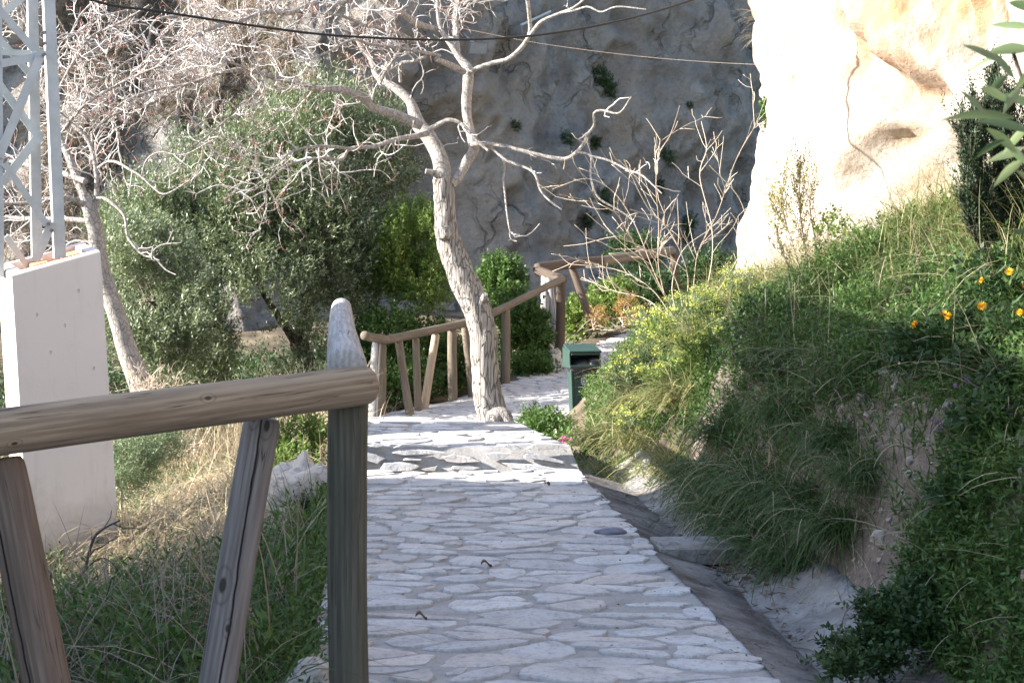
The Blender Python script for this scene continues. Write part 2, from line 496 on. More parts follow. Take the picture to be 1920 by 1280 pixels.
M['grey_rock'] = rock_mat('grey_rock', (0.245, 0.235, 0.22), (0.145, 0.137, 0.128), (0.215, 0.185, 0.15), 0.85, 1.0, (0.48, 0.64), cracks=0.12, dist=0.22)
M['pale_rock'] = rock_mat('pale_rock', (0.37, 0.34, 0.30), (0.30, 0.265, 0.225), (0.32, 0.235, 0.165), 0.9, 1.0, (0.52, 0.66), cracks=0, dist=0.10)
def ochre(m):
    # rust-coloured patches high on the face
    n, l = m.node_tree.nodes, m.node_tree.links
    b = n['Principled BSDF']; old_ = b.inputs['Base Color'].links[0].from_socket
    v = coords(n, l, (1, 1, .45)); sx = n.new('ShaderNodeSeparateXYZ'); l.new(coords(n, l), sx.inputs[0])
    k = math_n(n, l, 'MULTIPLY', ramp(n, l, noise(n, l, v, 1.9, 7, .6), .47, .60), ramp(n, l, sx.outputs['Z'], 2.2, 3.2))
    k = math_n(n, l, 'MULTIPLY', k, ramp(n, l, sx.outputs['X'], 2.6, 3.1))
    l.new(mixrgb(n, l, math_n(n, l, 'MULTIPLY', k, .85), old_, (0.26, 0.135, 0.065)), b.inputs['Base Color'])
ochre(M['pale_rock'])
M['white_rock'] = rock_mat('white_rock', (0.55, 0.53, 0.50), (0.38, 0.36, 0.34), (0.45, 0.40, 0.34), 3.5, 0.7, cracks=0.4, dist=0.03)
M['pebble'] = rock_mat('pebble', (0.40, 0.36, 0.32), (0.26, 0.23, 0.20), (0.33, 0.27, 0.22), 12, 0.5, cracks=0, dist=0.01)
M['bark'] = bark_mat('pale_bark', (0.37, 0.345, 0.32), (0.205, 0.187, 0.172), 17, 0.12, 1.0, 0.03, 0.8)
M['limb'] = bark_mat('limb_bark', (0.38, 0.355, 0.33), (0.225, 0.205, 0.19), 16, 0.6, 0.5, 0.012, 0.6)
M['twig'] = leaf_mat('twig_bark', (0.58, 0.555, 0.53), (0.36, 0.33, 0.31), transl=0.0, rough=0.8)
M['red_twig'] = leaf_mat('red_twig', (0.30, 0.14, 0.11), (0.22, 0.15, 0.13), transl=0.0, rough=0.8)
M['olive_bark'] = bark_mat('olive_bark', (0.16, 0.13, 0.10), (0.07, 0.055, 0.045), 9, 0.3, 0.9, 0.03)
M['olive_leaf'] = leaf_mat('olive_leaf', (0.060, 0.092, 0.032), (0.145, 0.185, 0.075), back=(0.235, 0.27, 0.17), transl=0.25, rough=0.42, spec=0.5)
M['bright_leaf'] = leaf_mat('bright_leaf', (0.085, 0.15, 0.030), (0.20, 0.27, 0.065), transl=0.4)
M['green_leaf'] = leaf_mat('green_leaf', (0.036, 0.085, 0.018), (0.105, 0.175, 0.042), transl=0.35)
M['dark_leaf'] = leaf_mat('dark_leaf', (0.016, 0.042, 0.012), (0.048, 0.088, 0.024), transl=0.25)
M['silver_leaf'] = leaf_mat('silver_leaf', (0.12, 0.17, 0.09), (0.21, 0.265, 0.14), transl=0.3)
M['grass_green'] = leaf_mat('grass_green', (0.045, 0.098, 0.016), (0.135, 0.19, 0.044), transl=0.4)
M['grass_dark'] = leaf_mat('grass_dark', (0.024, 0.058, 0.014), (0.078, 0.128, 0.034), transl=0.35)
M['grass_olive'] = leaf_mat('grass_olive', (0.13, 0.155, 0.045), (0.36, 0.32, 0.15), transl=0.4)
M['straw'] = leaf_mat('straw', (0.50, 0.42, 0.28), (0.30, 0.235, 0.15), transl=0.25)
M['dry_brush'] = leaf_mat('dry_brush', (0.30, 0.245, 0.17), (0.17, 0.135, 0.10), transl=0.15)
M['dry_stem'] = leaf_mat('dry_stem', (0.50, 0.44, 0.35), (0.34, 0.26, 0.20), transl=0.0, rough=0.8)
M['dead_stem'] = leaf_mat('dead_stem', (0.09, 0.08, 0.075), (0.06, 0.05, 0.05), transl=0.0, rough=0.8)
M['yellow_leaf'] = leaf_mat('yellow_leaf', (0.22, 0.22, 0.05), (0.34, 0.29, 0.09), transl=0.4)
M['umbel'] = leaf_mat('umbel', (0.42, 0.46, 0.08), (0.55, 0.55, 0.14), transl=0.35)
M['rust_leaf'] = leaf_mat('rust_leaf', (0.30, 0.17, 0.07), (0.36, 0.25, 0.08), transl=0.3)
M['marigold'] = leaf_mat('marigold_petal', (0.80, 0.36, 0.01), (0.85, 0.47, 0.02), transl=0.3)
M['purple'] = leaf_mat('purple_petal', (0.20, 0.09, 0.25), (0.31, 0.15, 0.36), transl=0.3)
M['pink'] = leaf_mat('pink_petal', (0.42, 0.06, 0.20), (0.50, 0.12, 0.28), transl=0.3)
M['juniper'] = leaf_mat('juniper_needle', (0.016, 0.034, 0.017), (0.042, 0.066, 0.028), transl=0.15)
M['oleander'] = leaf_mat('oleander_leaf', (0.085, 0.135, 0.055), (0.18, 0.23, 0.105), back=(0.24, 0.28, 0.16), transl=0.4, rough=0.4, spec=0.5)
def plaster_mat():
    m, n, l, b, out = new_mat('plaster')
    st_ = noise(n, l, coords(n, l, (1, 1, .08)), 14, 4, .6); bl = noise(n, l, coords(n, l), 3.5, 6, .65); fi = noise(n, l, coords(n, l), 60, 3, .6)
    c = mixrgb(n, l, math_n(n, l, 'MULTIPLY', ramp(n, l, st_, .52, .72), .35), (0.74, 0.645, 0.575), (0.55, 0.47, 0.41))
    c = mixrgb(n, l, math_n(n, l, 'MULTIPLY', ramp(n, l, bl, .5, .7), .35), c, (0.62, 0.52, 0.45))
    sx = n.new('ShaderNodeSeparateXYZ'); l.new(coords(n, l), sx.inputs[0])
    dz = math_n(n, l, 'ADD', sx.outputs['Z'], math_n(n, l, 'MULTIPLY', bl, -.9))      # mud splashed on the foot of the plinth
    c = mixrgb(n, l, math_n(n, l, 'SUBTRACT', 0.75, math_n(n, l, 'MULTIPLY', ramp(n, l, dz, -.62, -.12), .75)), c, (0.36, 0.28, 0.21))
    l.new(c, b.inputs['Base Color']); b.inputs['Roughness'].default_value = .9; b.inputs['Specular IOR Level'].default_value = .1
    bump(n, l, math_n(n, l, 'ADD', bl, math_n(n, l, 'MULTIPLY', fi, .3)), b, .25, .008)
    return m
M['plaster'] = plaster_mat()
M['brick'] = plain_mat('brick', (0.50, 0.25, 0.13), 0.9, var=0.2, nscale=16, bstr=0.3, spec=0.1)
M['galv'] = plain_mat('galvanised_steel', (0.42, 0.45, 0.46), 0.55, 0.35, var=0.14, nscale=7, bstr=0.03, spec=0.4)
M['bolt'] = plain_mat('bolt_steel', (0.16, 0.17, 0.18), 0.5, 0.6)
M['black'] = plain_mat('black_rubber', (0.02, 0.02, 0.02), 0.55)
M['hole'] = plain_mat('dark_hole', (0.06, 0.05, 0.05), 0.9)
M['bin_green'] = plain_mat('green_plastic', (0.022, 0.050, 0.040), 0.5, var=0.12, nscale=6, bstr=0.02, spec=0.5)
M['bag'] = plain_mat('black_bag', (0.022, 0.022, 0.027), 0.35, var=0.3, nscale=20, bstr=0.8, spec=0.5)
M['white_print'] = plain_mat('white_print', (0.55, 0.57, 0.57), 0.6)
M['rail_wood'] = wood_mat('rail_wood', (0.33, 0.265, 0.19), (0.185, 0.142, 0.10), knots=((-2.0, 1.02, 0.007), (-1.2, 0.45, 0.006)))
M['post_wood'] = wood_mat('post_wood', (0.115, 0.112, 0.088), (0.060, 0.060, 0.048))
M['brace_wood'] = wood_mat('brace_wood', (0.25, 0.235, 0.225), (0.145, 0.13, 0.12), crack=-1.45, knots=((-2.15, 0.62, 0.016), (-1.15, 1.10, 0.012), (-1.95, 1.12, 0.011), (-1.5, 0.5, 0.008)))
M['warm_wood'] = wood_mat('warm_wood', (0.19, 0.145, 0.115), (0.11, 0.082, 0.062), crack=-1.9, knots=((-1.3, 0.42, 0.018), (-1.8, 0.2, 0.012)))
M['grey_wood'] = wood_mat('grey_wood', (0.40, 0.39, 0.38), (0.25, 0.235, 0.22), crack=-1.0)
M['far_wood'] = wood_mat('far_wood', (0.20, 0.165, 0.125), (0.11, 0.09, 0.068))
M['pale_wood'] = wood_mat('pale_wood', (0.40, 0.32, 0.24), (0.28, 0.215, 0.155))
M['dark_wood'] = wood_mat('dark_wood', (0.12, 0.09, 0.068), (0.065, 0.048, 0.038))
M['wall_paint'] = plain_mat('shade_house_plaster', (0.40, 0.39, 0.38), 0.9, var=0.06, nscale=3)
M['roof_tile'] = plain_mat('roof_tile', (0.33, 0.16, 0.09), 0.9, var=0.2, nscale=8)
M['sign_metal'] = plain_mat('lamp_metal', (0.35, 0.37, 0.38), 0.5, 0.2)
M['lamp_glass'] = plain_mat('lamp_glass', (0.15, 0.17, 0.18), 0.2, 0.0, spec=0.6)
M['slate'] = plain_mat('slate', (0.12, 0.12, 0.15), 0.6, var=0.25, nscale=18, bstr=0.4)
M['brown_leaf'] = leaf_mat('brown_leaf', (0.11, 0.07, 0.05), (0.17, 0.11, 0.08), transl=0.1)
M['wire'] = plain_mat('rusty_wire', (0.16, 0.12, 0.10), 0.8)

# ------------------------------------------------------------------ path edges and ground heights
ST = [  # left (x, y), right (x, y), height
    ((-3.2, -5), (1.9, -5), 0), ((-2.6, 2.7), (1.08, 2.7), 0), ((-1.45, 4.05), (0.97, 4.05), 0), ((-0.66, 4.95), (0.90, 4.95), 0),
    ((-0.80, 7.0), (0.70, 7.0), 0), ((-1.02, 9.92), (0.415, 9.92), 0),
    ((-1.03, 9.99), (0.355, 9.99), 0.150), ((-1.1, 11.3), (0.05, 11.3), 0.150), ((-1.2, 12), (0.06, 12), 0.0), ((-1.4, 14), (0.08, 14), -0.30),
    ((-1.65, 17), (0.06, 17), -0.63), ((-1.8, 19), (0.22, 18.6), -0.73), ((-1.78, 20.8), (0.95, 19.6), -0.84), ((-0.85, 22.1), (1.65, 20.9), -0.78),
    ((-0.14, 23.5), (2.3, 22.4), -0.68), ((0.77, 26), (3.0, 24.8), -0.43), ((1.56, 28), (3.9, 26.5), -0.25), ((3.2, 31), (5.7, 29), 0.03), ((6.5, 36), (9.5, 34), 0.6)]
LX = np.array([s[0] for s in ST]); RX = np.array([s[1] for s in ST]); PZ = np.array([s[2] for s in ST], float)
def xl(y): return np.interp(y, LX[:, 1], LX[:, 0])
def xr(y): return np.interp(y, RX[:, 1], RX[:, 0])
def zp(y): return np.interp(y, (LX[:, 1] + RX[:, 1]) / 2, PZ)
def sstep(a, b, x):
    t = np.clip((x - a) / (b - a), 0, 1); return t * t * (3 - 2 * t)
UN = [0, .03, .18, .30, .44, .58, .66, .80, 1.0, 1.5, 2.2, 3.2, 6, 30]
ZN = [-.03, -.07, -.21, -.20, -.09, .05, .25, .62, .82, 1.15, 1.50, 1.78, 3, 5]
UM = [0, .08, .25, .45, .7, 1.0, 1.5, 2.2, 3.0, 6, 30]
ZM = [-.05, -.14, -.17, -.12, .04, .32, .72, .95, 1.1, 2, 5]
UF = [0, .3, 1, 3, 30]
ZF = [-.05, .08, .32, .8, 3]
def H(x, y):
    x = np.asarray(x, float); y = np.asarray(y, float)
    u = x - xr(y); v = xl(y) - x
    z0 = zp(y)
    pl = np.where((y > 9.9) & (y < 13), np.minimum(z0, 0.0), z0)
    rn, rm, rf = np.interp(u, UN, ZN), np.interp(u, UM, ZM) + np.minimum(pl, 0) * np.exp(-np.maximum(u, 0) * 1.2), np.interp(u, UF, ZF) + z0
    a = sstep(9.6, 11.5, y); b = sstep(16.5, 20, y)
    right = (rn * (1 - a) + rm * a) * (1 - b) + rf * b
    p = np.stack([x, y, 0 * x], -1)
    nz = fbm(p * 1.7, 4)
    right = right + nz * 0.09 * sstep(0.6, 1.4, u) + (fbm(p * 5, 4) * 0.07 + fbm(p * 17, 2) * 0.03) * sstep(0.60, 0.72, u) * (1 - 0.6 * sstep(1.0, 1.6, u))
    zl = np.interp(y, [0, 5, 7, 9, 12, 16, 22, 30, 40], [-.35, -.40, -.62, -.85, -.92, -.95, -1.2, -.7, .5])
    k = 0.35 * sstep(0.0, 0.5, v) + 0.65 * sstep(0.1, 2.4, v)
    left = (pl - 0.05) * (1 - k) + zl * k + nz * 0.10 * sstep(0, .6, v)
    mid = z0 - 0.06
    return np.where(u > 0, right, np.where(v > 0, left, mid))

def axis(spans):
    a = []
    for (x0, x1, st) in spans:
        a += list(np.arange(x0, x1 - 1e-6, st))
    return np.array(a + [spans[-1][1]])
gx = axis([(-60, -12, 3), (-12, -4, .3), (-4, -1.2, .10), (-1.2, .3, .1), (.3, 3.2, .045), (3.2, 6, .2), (6, 12, .6), (12, 60, 4)])
gy = axis([(-40, -6, 4), (-6, 3.5, .4), (3.5, 12, .06), (12, 22, .12), (22, 34, .4), (34, 90, 4)])
GX, GY = np.meshgrid(gx, gy)
GZ = H(GX, GY)
g = Geo()
ny, nx = GX.shape
idx = np.arange(ny * nx).reshape(ny, nx)
quad = np.stack([idx[:-1, :-1], idx[:-1, 1:], idx[1:, 1:], idx[1:, :-1]], -1).reshape(-1, 4)
g.add(np.stack([GX, GY, GZ], -1), quad)
cu = (GX - xr(GY))[:-1, :-1].ravel(); cy = GY[:-1, :-1].ravel()
mi = np.where((cu > 0.5) & (cu < 0.98) & (cy < 9.6), 1, 0)
g.m = [mi]
ground = g.build('ground', [M['soil'], M['earth']])
tag(ground, kind='structure')

# paved path: mortar sheet plus raised flagstones, one mesh
sd = np.concatenate([[0], np.cumsum(np.linalg.norm(np.diff((LX + RX) / 2, axis=0), axis=1))])
def ribbon(u, s):
    """u 0..1 across, s metres along"""
    L = np.stack([np.interp(s, sd, LX[:, 0]), np.interp(s, sd, LX[:, 1])], -1)
    R = np.stack([np.interp(s, sd, RX[:, 0]), np.interp(s, sd, RX[:, 1])], -1)
    z = np.interp(s, sd, PZ)
    xy = L * (1 - u)[..., None] + R * u[..., None]
    return np.concatenate([xy, z[..., None]], -1)
g = Geo()
ss = np.unique(np.concatenate([np.arange(0, sd[-1], 0.15), sd])); uu = np.linspace(0, 1, 15)
Sg, Ug = np.meshgrid(ss, uu, indexing='ij')
V = ribbon(Ug, Sg)
V[..., 2] += 0.012 * vnoise(V * 2.0) - 0.004
idx = np.arange(V.shape[0] * V.shape[1]).reshape(V.shape[:2])
g.add(V, np.stack([idx[:-1, :-1], idx[1:, :-1], idx[1:, 1:], idx[:-1, 1:]], -1).reshape(-1, 4)[:, ::-1], 0)
for e, sgn in ((0, 1), (-1, -1)):          # kerb faces down into the ground
    top = V[:, e]; bot = top - [0, 0, 0.22]
    n_ = len(top); vv = np.vstack([top, bot]); k = np.arange(n_ - 1)
    fq = np.stack([k, k + 1, k + 1 + n_, k + n_], -1)
    g.add(vv, fq if sgn < 0 else fq[:, ::-1], 0)
def clip(poly, n_, d):
    out = []
    for i in range(len(poly)):
        a, b = poly[i], poly[(i + 1) % len(poly)]
        da, db = np.dot(n_, a) - d, np.dot(n_, b) - d
        if da <= 0: out.append(a)
        if da * db < 0: out.append(a + (b - a) * (da / (da - db)))
    return out
pr = np.random.default_rng(21)
step_s = [sd[5], sd[6]]
def stone_field(s0, s1, width_of, sp, emit, amin=0.0016, ax=1.75):
    rows = int((s1 - s0) / sp) + 1
    wid0 = width_of((s0 + s1) / 2); wid = wid0 / ax
    seeds = []
    for r in range(-1, rows + 1):
        x = pr.uniform(-sp, 0)
        while x < wid + sp:
            seeds.append((x + pr.normal(0, .06), s0 + (r + 0.5) * sp + pr.normal(0, sp * 0.33)))
            x += sp * pr.choice([pr.uniform(0.6, 1.2), pr.uniform(1.0, 2.6)])
    seeds = np.array(seeds)
    for i, c in enumerate(seeds):
        if not (-0.05 < c[0] < wid + 0.05 and s0 - .02 < c[1] < s1 + .02): continue
        poly = [np.array(q) for q in ((0.0, s0), (wid, s0), (wid, s1), (0.0, s1))]
        dd = np.linalg.norm(seeds - c, axis=1)
        for j in np.argsort(dd)[1:16]:
            n_ = seeds[j] - c; n_ = n_ / np.linalg.norm(n_)
            poly = clip(poly, n_, np.dot(n_, (seeds[j] + c) / 2) - pr.choice([pr.uniform(0.0, 0.004), pr.uniform(0.004, 0.018)]))
            if len(poly) < 3: break
        if len(poly) < 3: continue
        p = np.array(poly)
        a = 0.5 * abs(np.dot(p[:, 0], np.roll(p[:, 1], -1)) - np.dot(p[:, 1], np.roll(p[:, 0], -1)))
        if a < amin or pr.random() < 0.05: continue
        # subdivide, jitter, round the corners
        q = []
        for k in range(len(p)):
            A_, B_ = p[k], p[(k + 1) % len(p)]
            m_ = max(1, int(np.linalg.norm(B_ - A_) / 0.05))
            for t in range(m_): q.append(A_ + (B_ - A_) * t / m_)
        q = np.array(q)
        for _ in range(1):
            q = 0.5 * q + 0.25 * np.roll(q, 1, 0) + 0.25 * np.roll(q, -1, 0)
        q = q + pr.normal(0, 0.0045, q.shape)
        emit(q * [ax, 1], wid0)
def emit_flat(q, wid):
    n_ = len(q); c = q.mean(0)
    h = 0.005 + pr.normal(0, 0.003); tl = pr.normal(0, 0.022, 2)
    rings = []
    for (k, hz) in ((1.0, -0.012), (0.985, h - .004), (0.95, h), (0.55, h + 0.001)):
        r_ = c + (q - c) * k
        p3 = ribbon(np.clip(r_[:, 0] / wid, 0, 1), r_[:, 1])
        p3[:, 2] += max(hz, 0) if k < 1 else hz
        p3[:, 2] += ((r_ - c) @ tl if k < 1 else 0) + (0.012 * vnoise(p3 * 2.0) if k else 0) + (0.004 * vnoise(p3 * 22) if k < .97 else 0)
        rings.append(p3)
    cen = rings[-1].mean(0)
    vv = np.vstack(rings + [cen])
    k = np.arange(n_); k2 = (k + 1) % n_
    fs = np.vstack([np.stack([k + r * n_, k2 + r * n_, k2 + (r + 1) * n_, k + (r + 1) * n_], -1) for r in range(3)])
    ar = np.dot(q[:, 0], np.roll(q[:, 1], -1)) - np.dot(q[:, 1], np.roll(q[:, 0], -1))
    if ar < 0: fs = fs[:, ::-1]
    b0 = g.n
    g.add(vv, fs, 1)
    tri = np.stack([3 * n_ + k, 3 * n_ + k2, np.full(n_, 4 * n_)], -1)
    if ar < 0: tri = tri[:, ::-1]
    g.f.append(tri + b0); g.m.append(np.full(n_, 1))
def wof(s): return float(np.linalg.norm(np.array([np.interp(s, sd, RX[:, 0]) - np.interp(s, sd, LX[:, 0]), np.interp(s, sd, RX[:, 1]) - np.interp(s, sd, LX[:, 1])])))
s_a = np.interp(3.2, (LX[:, 1] + RX[:, 1]) / 2, sd)
bounds = [s_a, s_a + 1.75] + list(np.linspace(s_a + 1.75, step_s[0], 3)[1:])
for a_, b_ in zip(bounds[:-1], bounds[1:]): stone_field(a_, b_, wof, 0.125, emit_flat)
bounds = [step_s[1], sd[7]] + list(np.linspace(sd[7], sd[-2], 10)[1:])
for a_, b_ in zip(bounds[:-1], bounds[1:]): stone_field(a_, b_, wof, 0.15, emit_flat)
# riser of the step: stones on the upright face
ra, rb = ribbon(np.array([0.0]), np.array([sd[6]]))[0], ribbon(np.array([1.0]), np.array([sd[6]]))[0]
rdir = unit(rb - ra); rn = np.array([rdir[1], -rdir[0], 0])
def emit_riser(q, wid):
    n_ = len(q); c = q.mean(0); h = 0.012 + pr.uniform(0, 0.02)
    rings = []
    for (k, hz) in ((1.0, -0.01), (0.98, h - .003), (0.9, h)):
        r_ = c + (q - c) * k
        p3 = ra + rdir * r_[:, :1] + np.array([0, 0, 1.0]) * (r_[:, 1:2] - 0.15) + rn * (hz + 0.06)
        rings.append(p3)
    vv = np.vstack(rings + [rings[-1].mean(0)]); k = np.arange(n_); k2 = (k + 1) % n_
    fs = np.vstack([np.stack([k + r * n_, k2 + r * n_, k2 + (r + 1) * n_, k + (r + 1) * n_], -1) for r in range(2)])
    b0 = g.n; g.add(vv, fs, 1)
    g.f.append(np.stack([2 * n_ + k, 2 * n_ + k2, np.full(n_, 3 * n_)], -1) + b0); g.m.append(np.full(n_, 1))
stone_field(0.0, 0.178, lambda s: float(np.linalg.norm(rb - ra)), 0.058, emit_riser, 0.0003, 3.6)
path = g.build('path', [M['mortar'], M['paving']], smooth=False)
tag(path, kind='structure')

# concrete drain along the right edge of the path
g = Geo()
yy = np.arange(2.6, 10.4, 0.08)
cu_ = np.array([-.02, .02, .10, .18, .25, .30, .36, .44, .52, .585, .60])
cz_ = np.array([-.012, -.022, -.052, -.080, -.105, -.100, -.075, -.035, .01, .06, -.06])
Y2, U2 = np.meshgrid(yy, cu_, indexing='ij'); Z2 = np.broadcast_to(cz_, Y2.shape).copy()
wob = 1 + 0.12 * np.sin(Y2 * 1.7) + 0.10 * vnoise(np.stack([Y2 * 2.1, U2 * 0, U2 * 0], -1))
U3 = np.where(U2 > .24, .25 + (U2 - .25) * wob, U2)
V = np.stack([xr(Y2) + U3, Y2, Z2 + 0.02], -1)
V += (fbm(V * 5, 4)[..., None] * np.array([.006, 0, .016]) + fbm(V * 16, 2)[..., None] * np.array([.002, 0, .008])) * sstep(.02, .14, U2)[..., None] + .03 * vnoise(np.stack([Y2 * .9, U2, U2 * 0], -1))[..., None] * np.array([1, 0, 0]) * sstep(.1, .3, U2)[..., None]
idx = np.arange(V.shape[0] * V.shape[1]).reshape(V.shape[:2])
fq = np.stack([idx[:-1, :-1], idx[:-1, 1:], idx[1:, 1:], idx[1:, :-1]], -1)
g.add(V, fq.reshape(-1, 4))
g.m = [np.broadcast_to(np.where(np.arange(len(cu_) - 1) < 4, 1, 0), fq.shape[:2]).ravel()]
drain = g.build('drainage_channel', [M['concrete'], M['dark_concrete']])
tag(drain, kind='structure')

# ------------------------------------------------------------------ cliffs
def sheet(name, V, mat):
    g = Geo(); idx = np.arange(V.shape[0] * V.shape[1]).reshape(V.shape[:2])
    g.add(V, np.stack([idx[:-1, :-1], idx[1:, :-1], idx[1:, 1:], idx[:-1, 1:]], -1).reshape(-1, 4))
    return tag(g.build(name, mat), kind='structure')
# grey shaded wall behind
bp = np.array([(-45, 28), (-22, 33), (-9, 33.6), (-6.4, 33.3), (-4.8, 34.2), (-2, 36.3), (6, 42), (14, 48), (40, 62)], float)
bs = np.concatenate([[0], np.cumsum(np.linalg.norm(np.diff(bp, axis=0), axis=1))])
s0, s1 = bs[2] - 4, bs[7] - 1
s_ = np.concatenate([np.arange(0, s0, 1.5), np.arange(s0, s1, 0.11), np.arange(s1, bs[-1], 1.5)])
z_ = np.concatenate([np.arange(-2, 8, 0.11), np.arange(8, 16.1, 0.6)])
S, Z = np.meshgrid(s_, z_, indexing='ij')
X = np.interp(S, bs, bp[:, 0]); Y = np.interp(S, bs, bp[:, 1])
lean = 0.55 * (1 - sstep(bs[3] - 1, bs[4] + 1.5, S))
Y = Y + lean * np.maximum(Z - 0.5, 0) - 0.05 * Z * sstep(bs[4], bs[5], S)
P0 = np.stack([X, Y, Z], -1)
big = fbm(P0 * np.array([.28, .28, .16]), 3)
rid = fbm(P0 * np.array([.8, .8, .35]) + 5, 5, True)
fine = fbm(P0 * 2.6, 4)
q_ = P0 @ np.array([[.8, 0, .6], [0, 1, 0], [-.6, 0, .8]]); strata = fbm(q_ * np.array([1.5, 1.0, .32]) + 11, 4, True)
dsp = 1.1 * big + 0.22 * rid + 0.22 * strata + 0.16 * fine
foot = np.exp(-np.maximum(Z + 0.3, 0) * 0.8)
nrm = np.array([0.55, -0.83, 0])
Vc = P0 + nrm * (dsp + 1.4 * foot)[..., None]
cliff_grey = sheet('cliff_rock', Vc, M['grey_rock'])
# sunlit wall to the right of the path
bp2 = np.array([(7.5, 30), (4.6, 23.5), (3.05, 18.6), (2.47, 16.2), (2.62, 14.9), (3.2, 12.8), (3.9, 11), (4.8, 8.8), (5.8, 5.5), (6.6, 0), (7, -6)], float)
bs2 = np.concatenate([[0], np.cumsum(np.linalg.norm(np.diff(bp2, axis=0), axis=1))])
s_ = np.concatenate([np.arange(0, bs2[2], 0.25), np.arange(bs2[2], bs2[7], 0.055), np.arange(bs2[7], bs2[-1], 0.4)])
z_ = np.concatenate([np.arange(-1.5, 0.4, 0.2), np.arange(0.4, 4.6, 0.055), np.arange(4.6, 8.1, 0.3)])
S, Z = np.meshgrid(s_, z_, indexing='ij')
q2 = resample(np.hstack([bp2, np.zeros((len(bp2), 1))]), 400)
qs = np.linspace(0, bs2[-1], 400)
X = np.interp(S, qs, q2[:, 0]); Y = np.interp(S, qs, q2[:, 1])
prof = np.interp(Z, [-1, .9, 1.35, 1.75, 2.2, 2.5, 3.0, 3.4, 3.8, 5, 8], [-.05, -.02, .02, .10, .24, .24, .12, .06, .02, -.1, -.2])
X = X + prof * np.exp(-((S - bs2[3]) / 2.2) ** 2)
P0 = np.stack([X, Y, Z], -1)
tan = np.stack([np.gradient(np.interp(s_, qs, q2[:, 0]), s_), np.gradient(np.interp(s_, qs, q2[:, 1]), s_)], -1)
nr = np.stack([tan[:, 1], -tan[:, 0]], -1); nr = unit(nr)
N2 = np.stack([nr[:, 0], nr[:, 1], 0 * nr[:, 0]], -1)[:, None]
sgn = -1 if N2[len(s_) // 2, 0, 0] > 0 else 1
N2 = N2 * sgn
t = S - bs2[3]
# smooth hollow with a lip below the overhang
rel = P0 - CAM
cy_ = rel[..., 1] * math.cos(PITCH) - rel[..., 2] * math.sin(PITCH); cz2 = rel[..., 1] * math.sin(PITCH) + rel[..., 2] * math.cos(PITCH)
KX, KY = 960 + F * rel[..., 0] / cy_, 640 - F * cz2 / cy_      # where the rock features lie on the face, measured on the photograph
front = sstep(0.2, 0.6, t) * (1 - sstep(5.0, 6.0, t))
def sdist(poly):
    best = np.full(KX.shape, 1e9); sg = np.zeros(KX.shape); ar = np.zeros(KX.shape); n_s = len(poly) - 1
    for i_, ((x0, y0), (x1, y1)) in enumerate(zip(poly[:-1], poly[1:])):
        dx, dy = x1 - x0, y1 - y0; q = np.clip(((KX - x0) * dx + (KY - y0) * dy) / (dx * dx + dy * dy), 0, 1)
        ex_, ey_ = KX - x0 - q * dx, KY - y0 - q * dy; dd = np.hypot(ex_, ey_); c_ = dx * ey_ - dy * ex_
        m_ = dd < best; ar = np.where(m_, (i_ + q) / n_s, ar); best = np.where(m_, dd, best); sg = np.where(m_, np.sign(c_), sg)
    return best * sg, sstep(0.0, 0.22, ar) * (1 - sstep(0.8, 1.0, ar))
jit = 6 * fbm(P0 * 4, 3)
def lip(poly, depth, w1, w2):
    d_, fd = sdist(poly); d_ = d_ + jit
    return -depth * fd * sstep(-4, w1, d_) * (1 - sstep(w1, w2, d_))
hollow = lip([(1545, 420), (1562, 370), (1578, 322), (1610, 272), (1640, 234), (1680, 219), (1750, 213), (1830, 209)], .27, 30, 140)
hollow = hollow + lip([(1600, 440), (1610, 395), (1628, 350), (1662, 302), (1702, 257), (1762, 226), (1830, 218)], .33, 40, 170)
def groove(poly, depth, w):
    d_, fd = sdist(poly); d_ = np.abs(d_ + 2 * jit); return -depth * np.exp(-(d_ / w) ** 2)
over = groove([(1500, -120), (1530, 20), (1570, 100), (1640, 150), (1690, 190)], .34, 40) + groove([(1720, -120), (1745, 20), (1760, 90)], .36, 50) + groove([(1850, -60), (1840, 30)], .3, 40)
over = over + 0.08 * fbm(P0 * np.array([2, 2, 1.2]), 4, True) * sstep(2.4, 3.0, Z)
hollow, over = hollow * front, over * front
dsp = 0.28 * fbm(P0 * 0.55 + 3, 3) + 0.10 * fbm(P0 * 1.7, 4) + hollow + over + 0.035 * fbm(P0 * 7, 3) * sstep(2.5, 3.2, Z) + 0.02 * fbm(P0 * 5, 2)
Vs = P0 + N2 * dsp[..., None]
cliff_sun = sheet('cliff_rock', Vs, M['pale_rock'])

# unseen building added left of the path to shade its near part
def boxf(g, lo, hi, mi=0):
    x0, y0, z0 = lo; x1, y1, z1 = hi
    v = [(x0, y0, z0), (x1, y0, z0), (x1, y1, z0), (x0, y1, z0), (x0, y0, z1), (x1, y0, z1), (x1, y1, z1), (x0, y1, z1)]
    g.add(v, [(0, 3, 2, 1), (4, 5, 6, 7), (0, 1, 5, 4), (1, 2, 6, 5), (2, 3, 7, 6), (3, 0, 4, 7)], mi)
hx1, hy1 = -6.0, 8.8 - 5.2 * math.tan(SUN_BEHIND)
hs = thing('shade_house', (hx1 - 3, 1, -1), 'unseen plastered building with tiled roof, added to shade the near path', 'shade_house')
g = Geo(); boxf(g, (hx1 - 6, -7, -1.5), (hx1, hy1, 4.4)); g.build('wall', M['wall_paint'], hs, False)
g = Geo(); boxf(g, (hx1 - 6.2, -7.2, 4.4), (hx1 + 0.12, hy1 + 0.02, 4.62)); g.build('roof', M['roof_tile'], hs, False)
for wy in (-3, 1.5, 5):
    g = Geo(); boxf(g, (hx1 - 0.02, wy, 1.2), (hx1 + 0.03, wy + 1.0, 2.5)); g.build('window', M['lamp_glass'], hs, False)

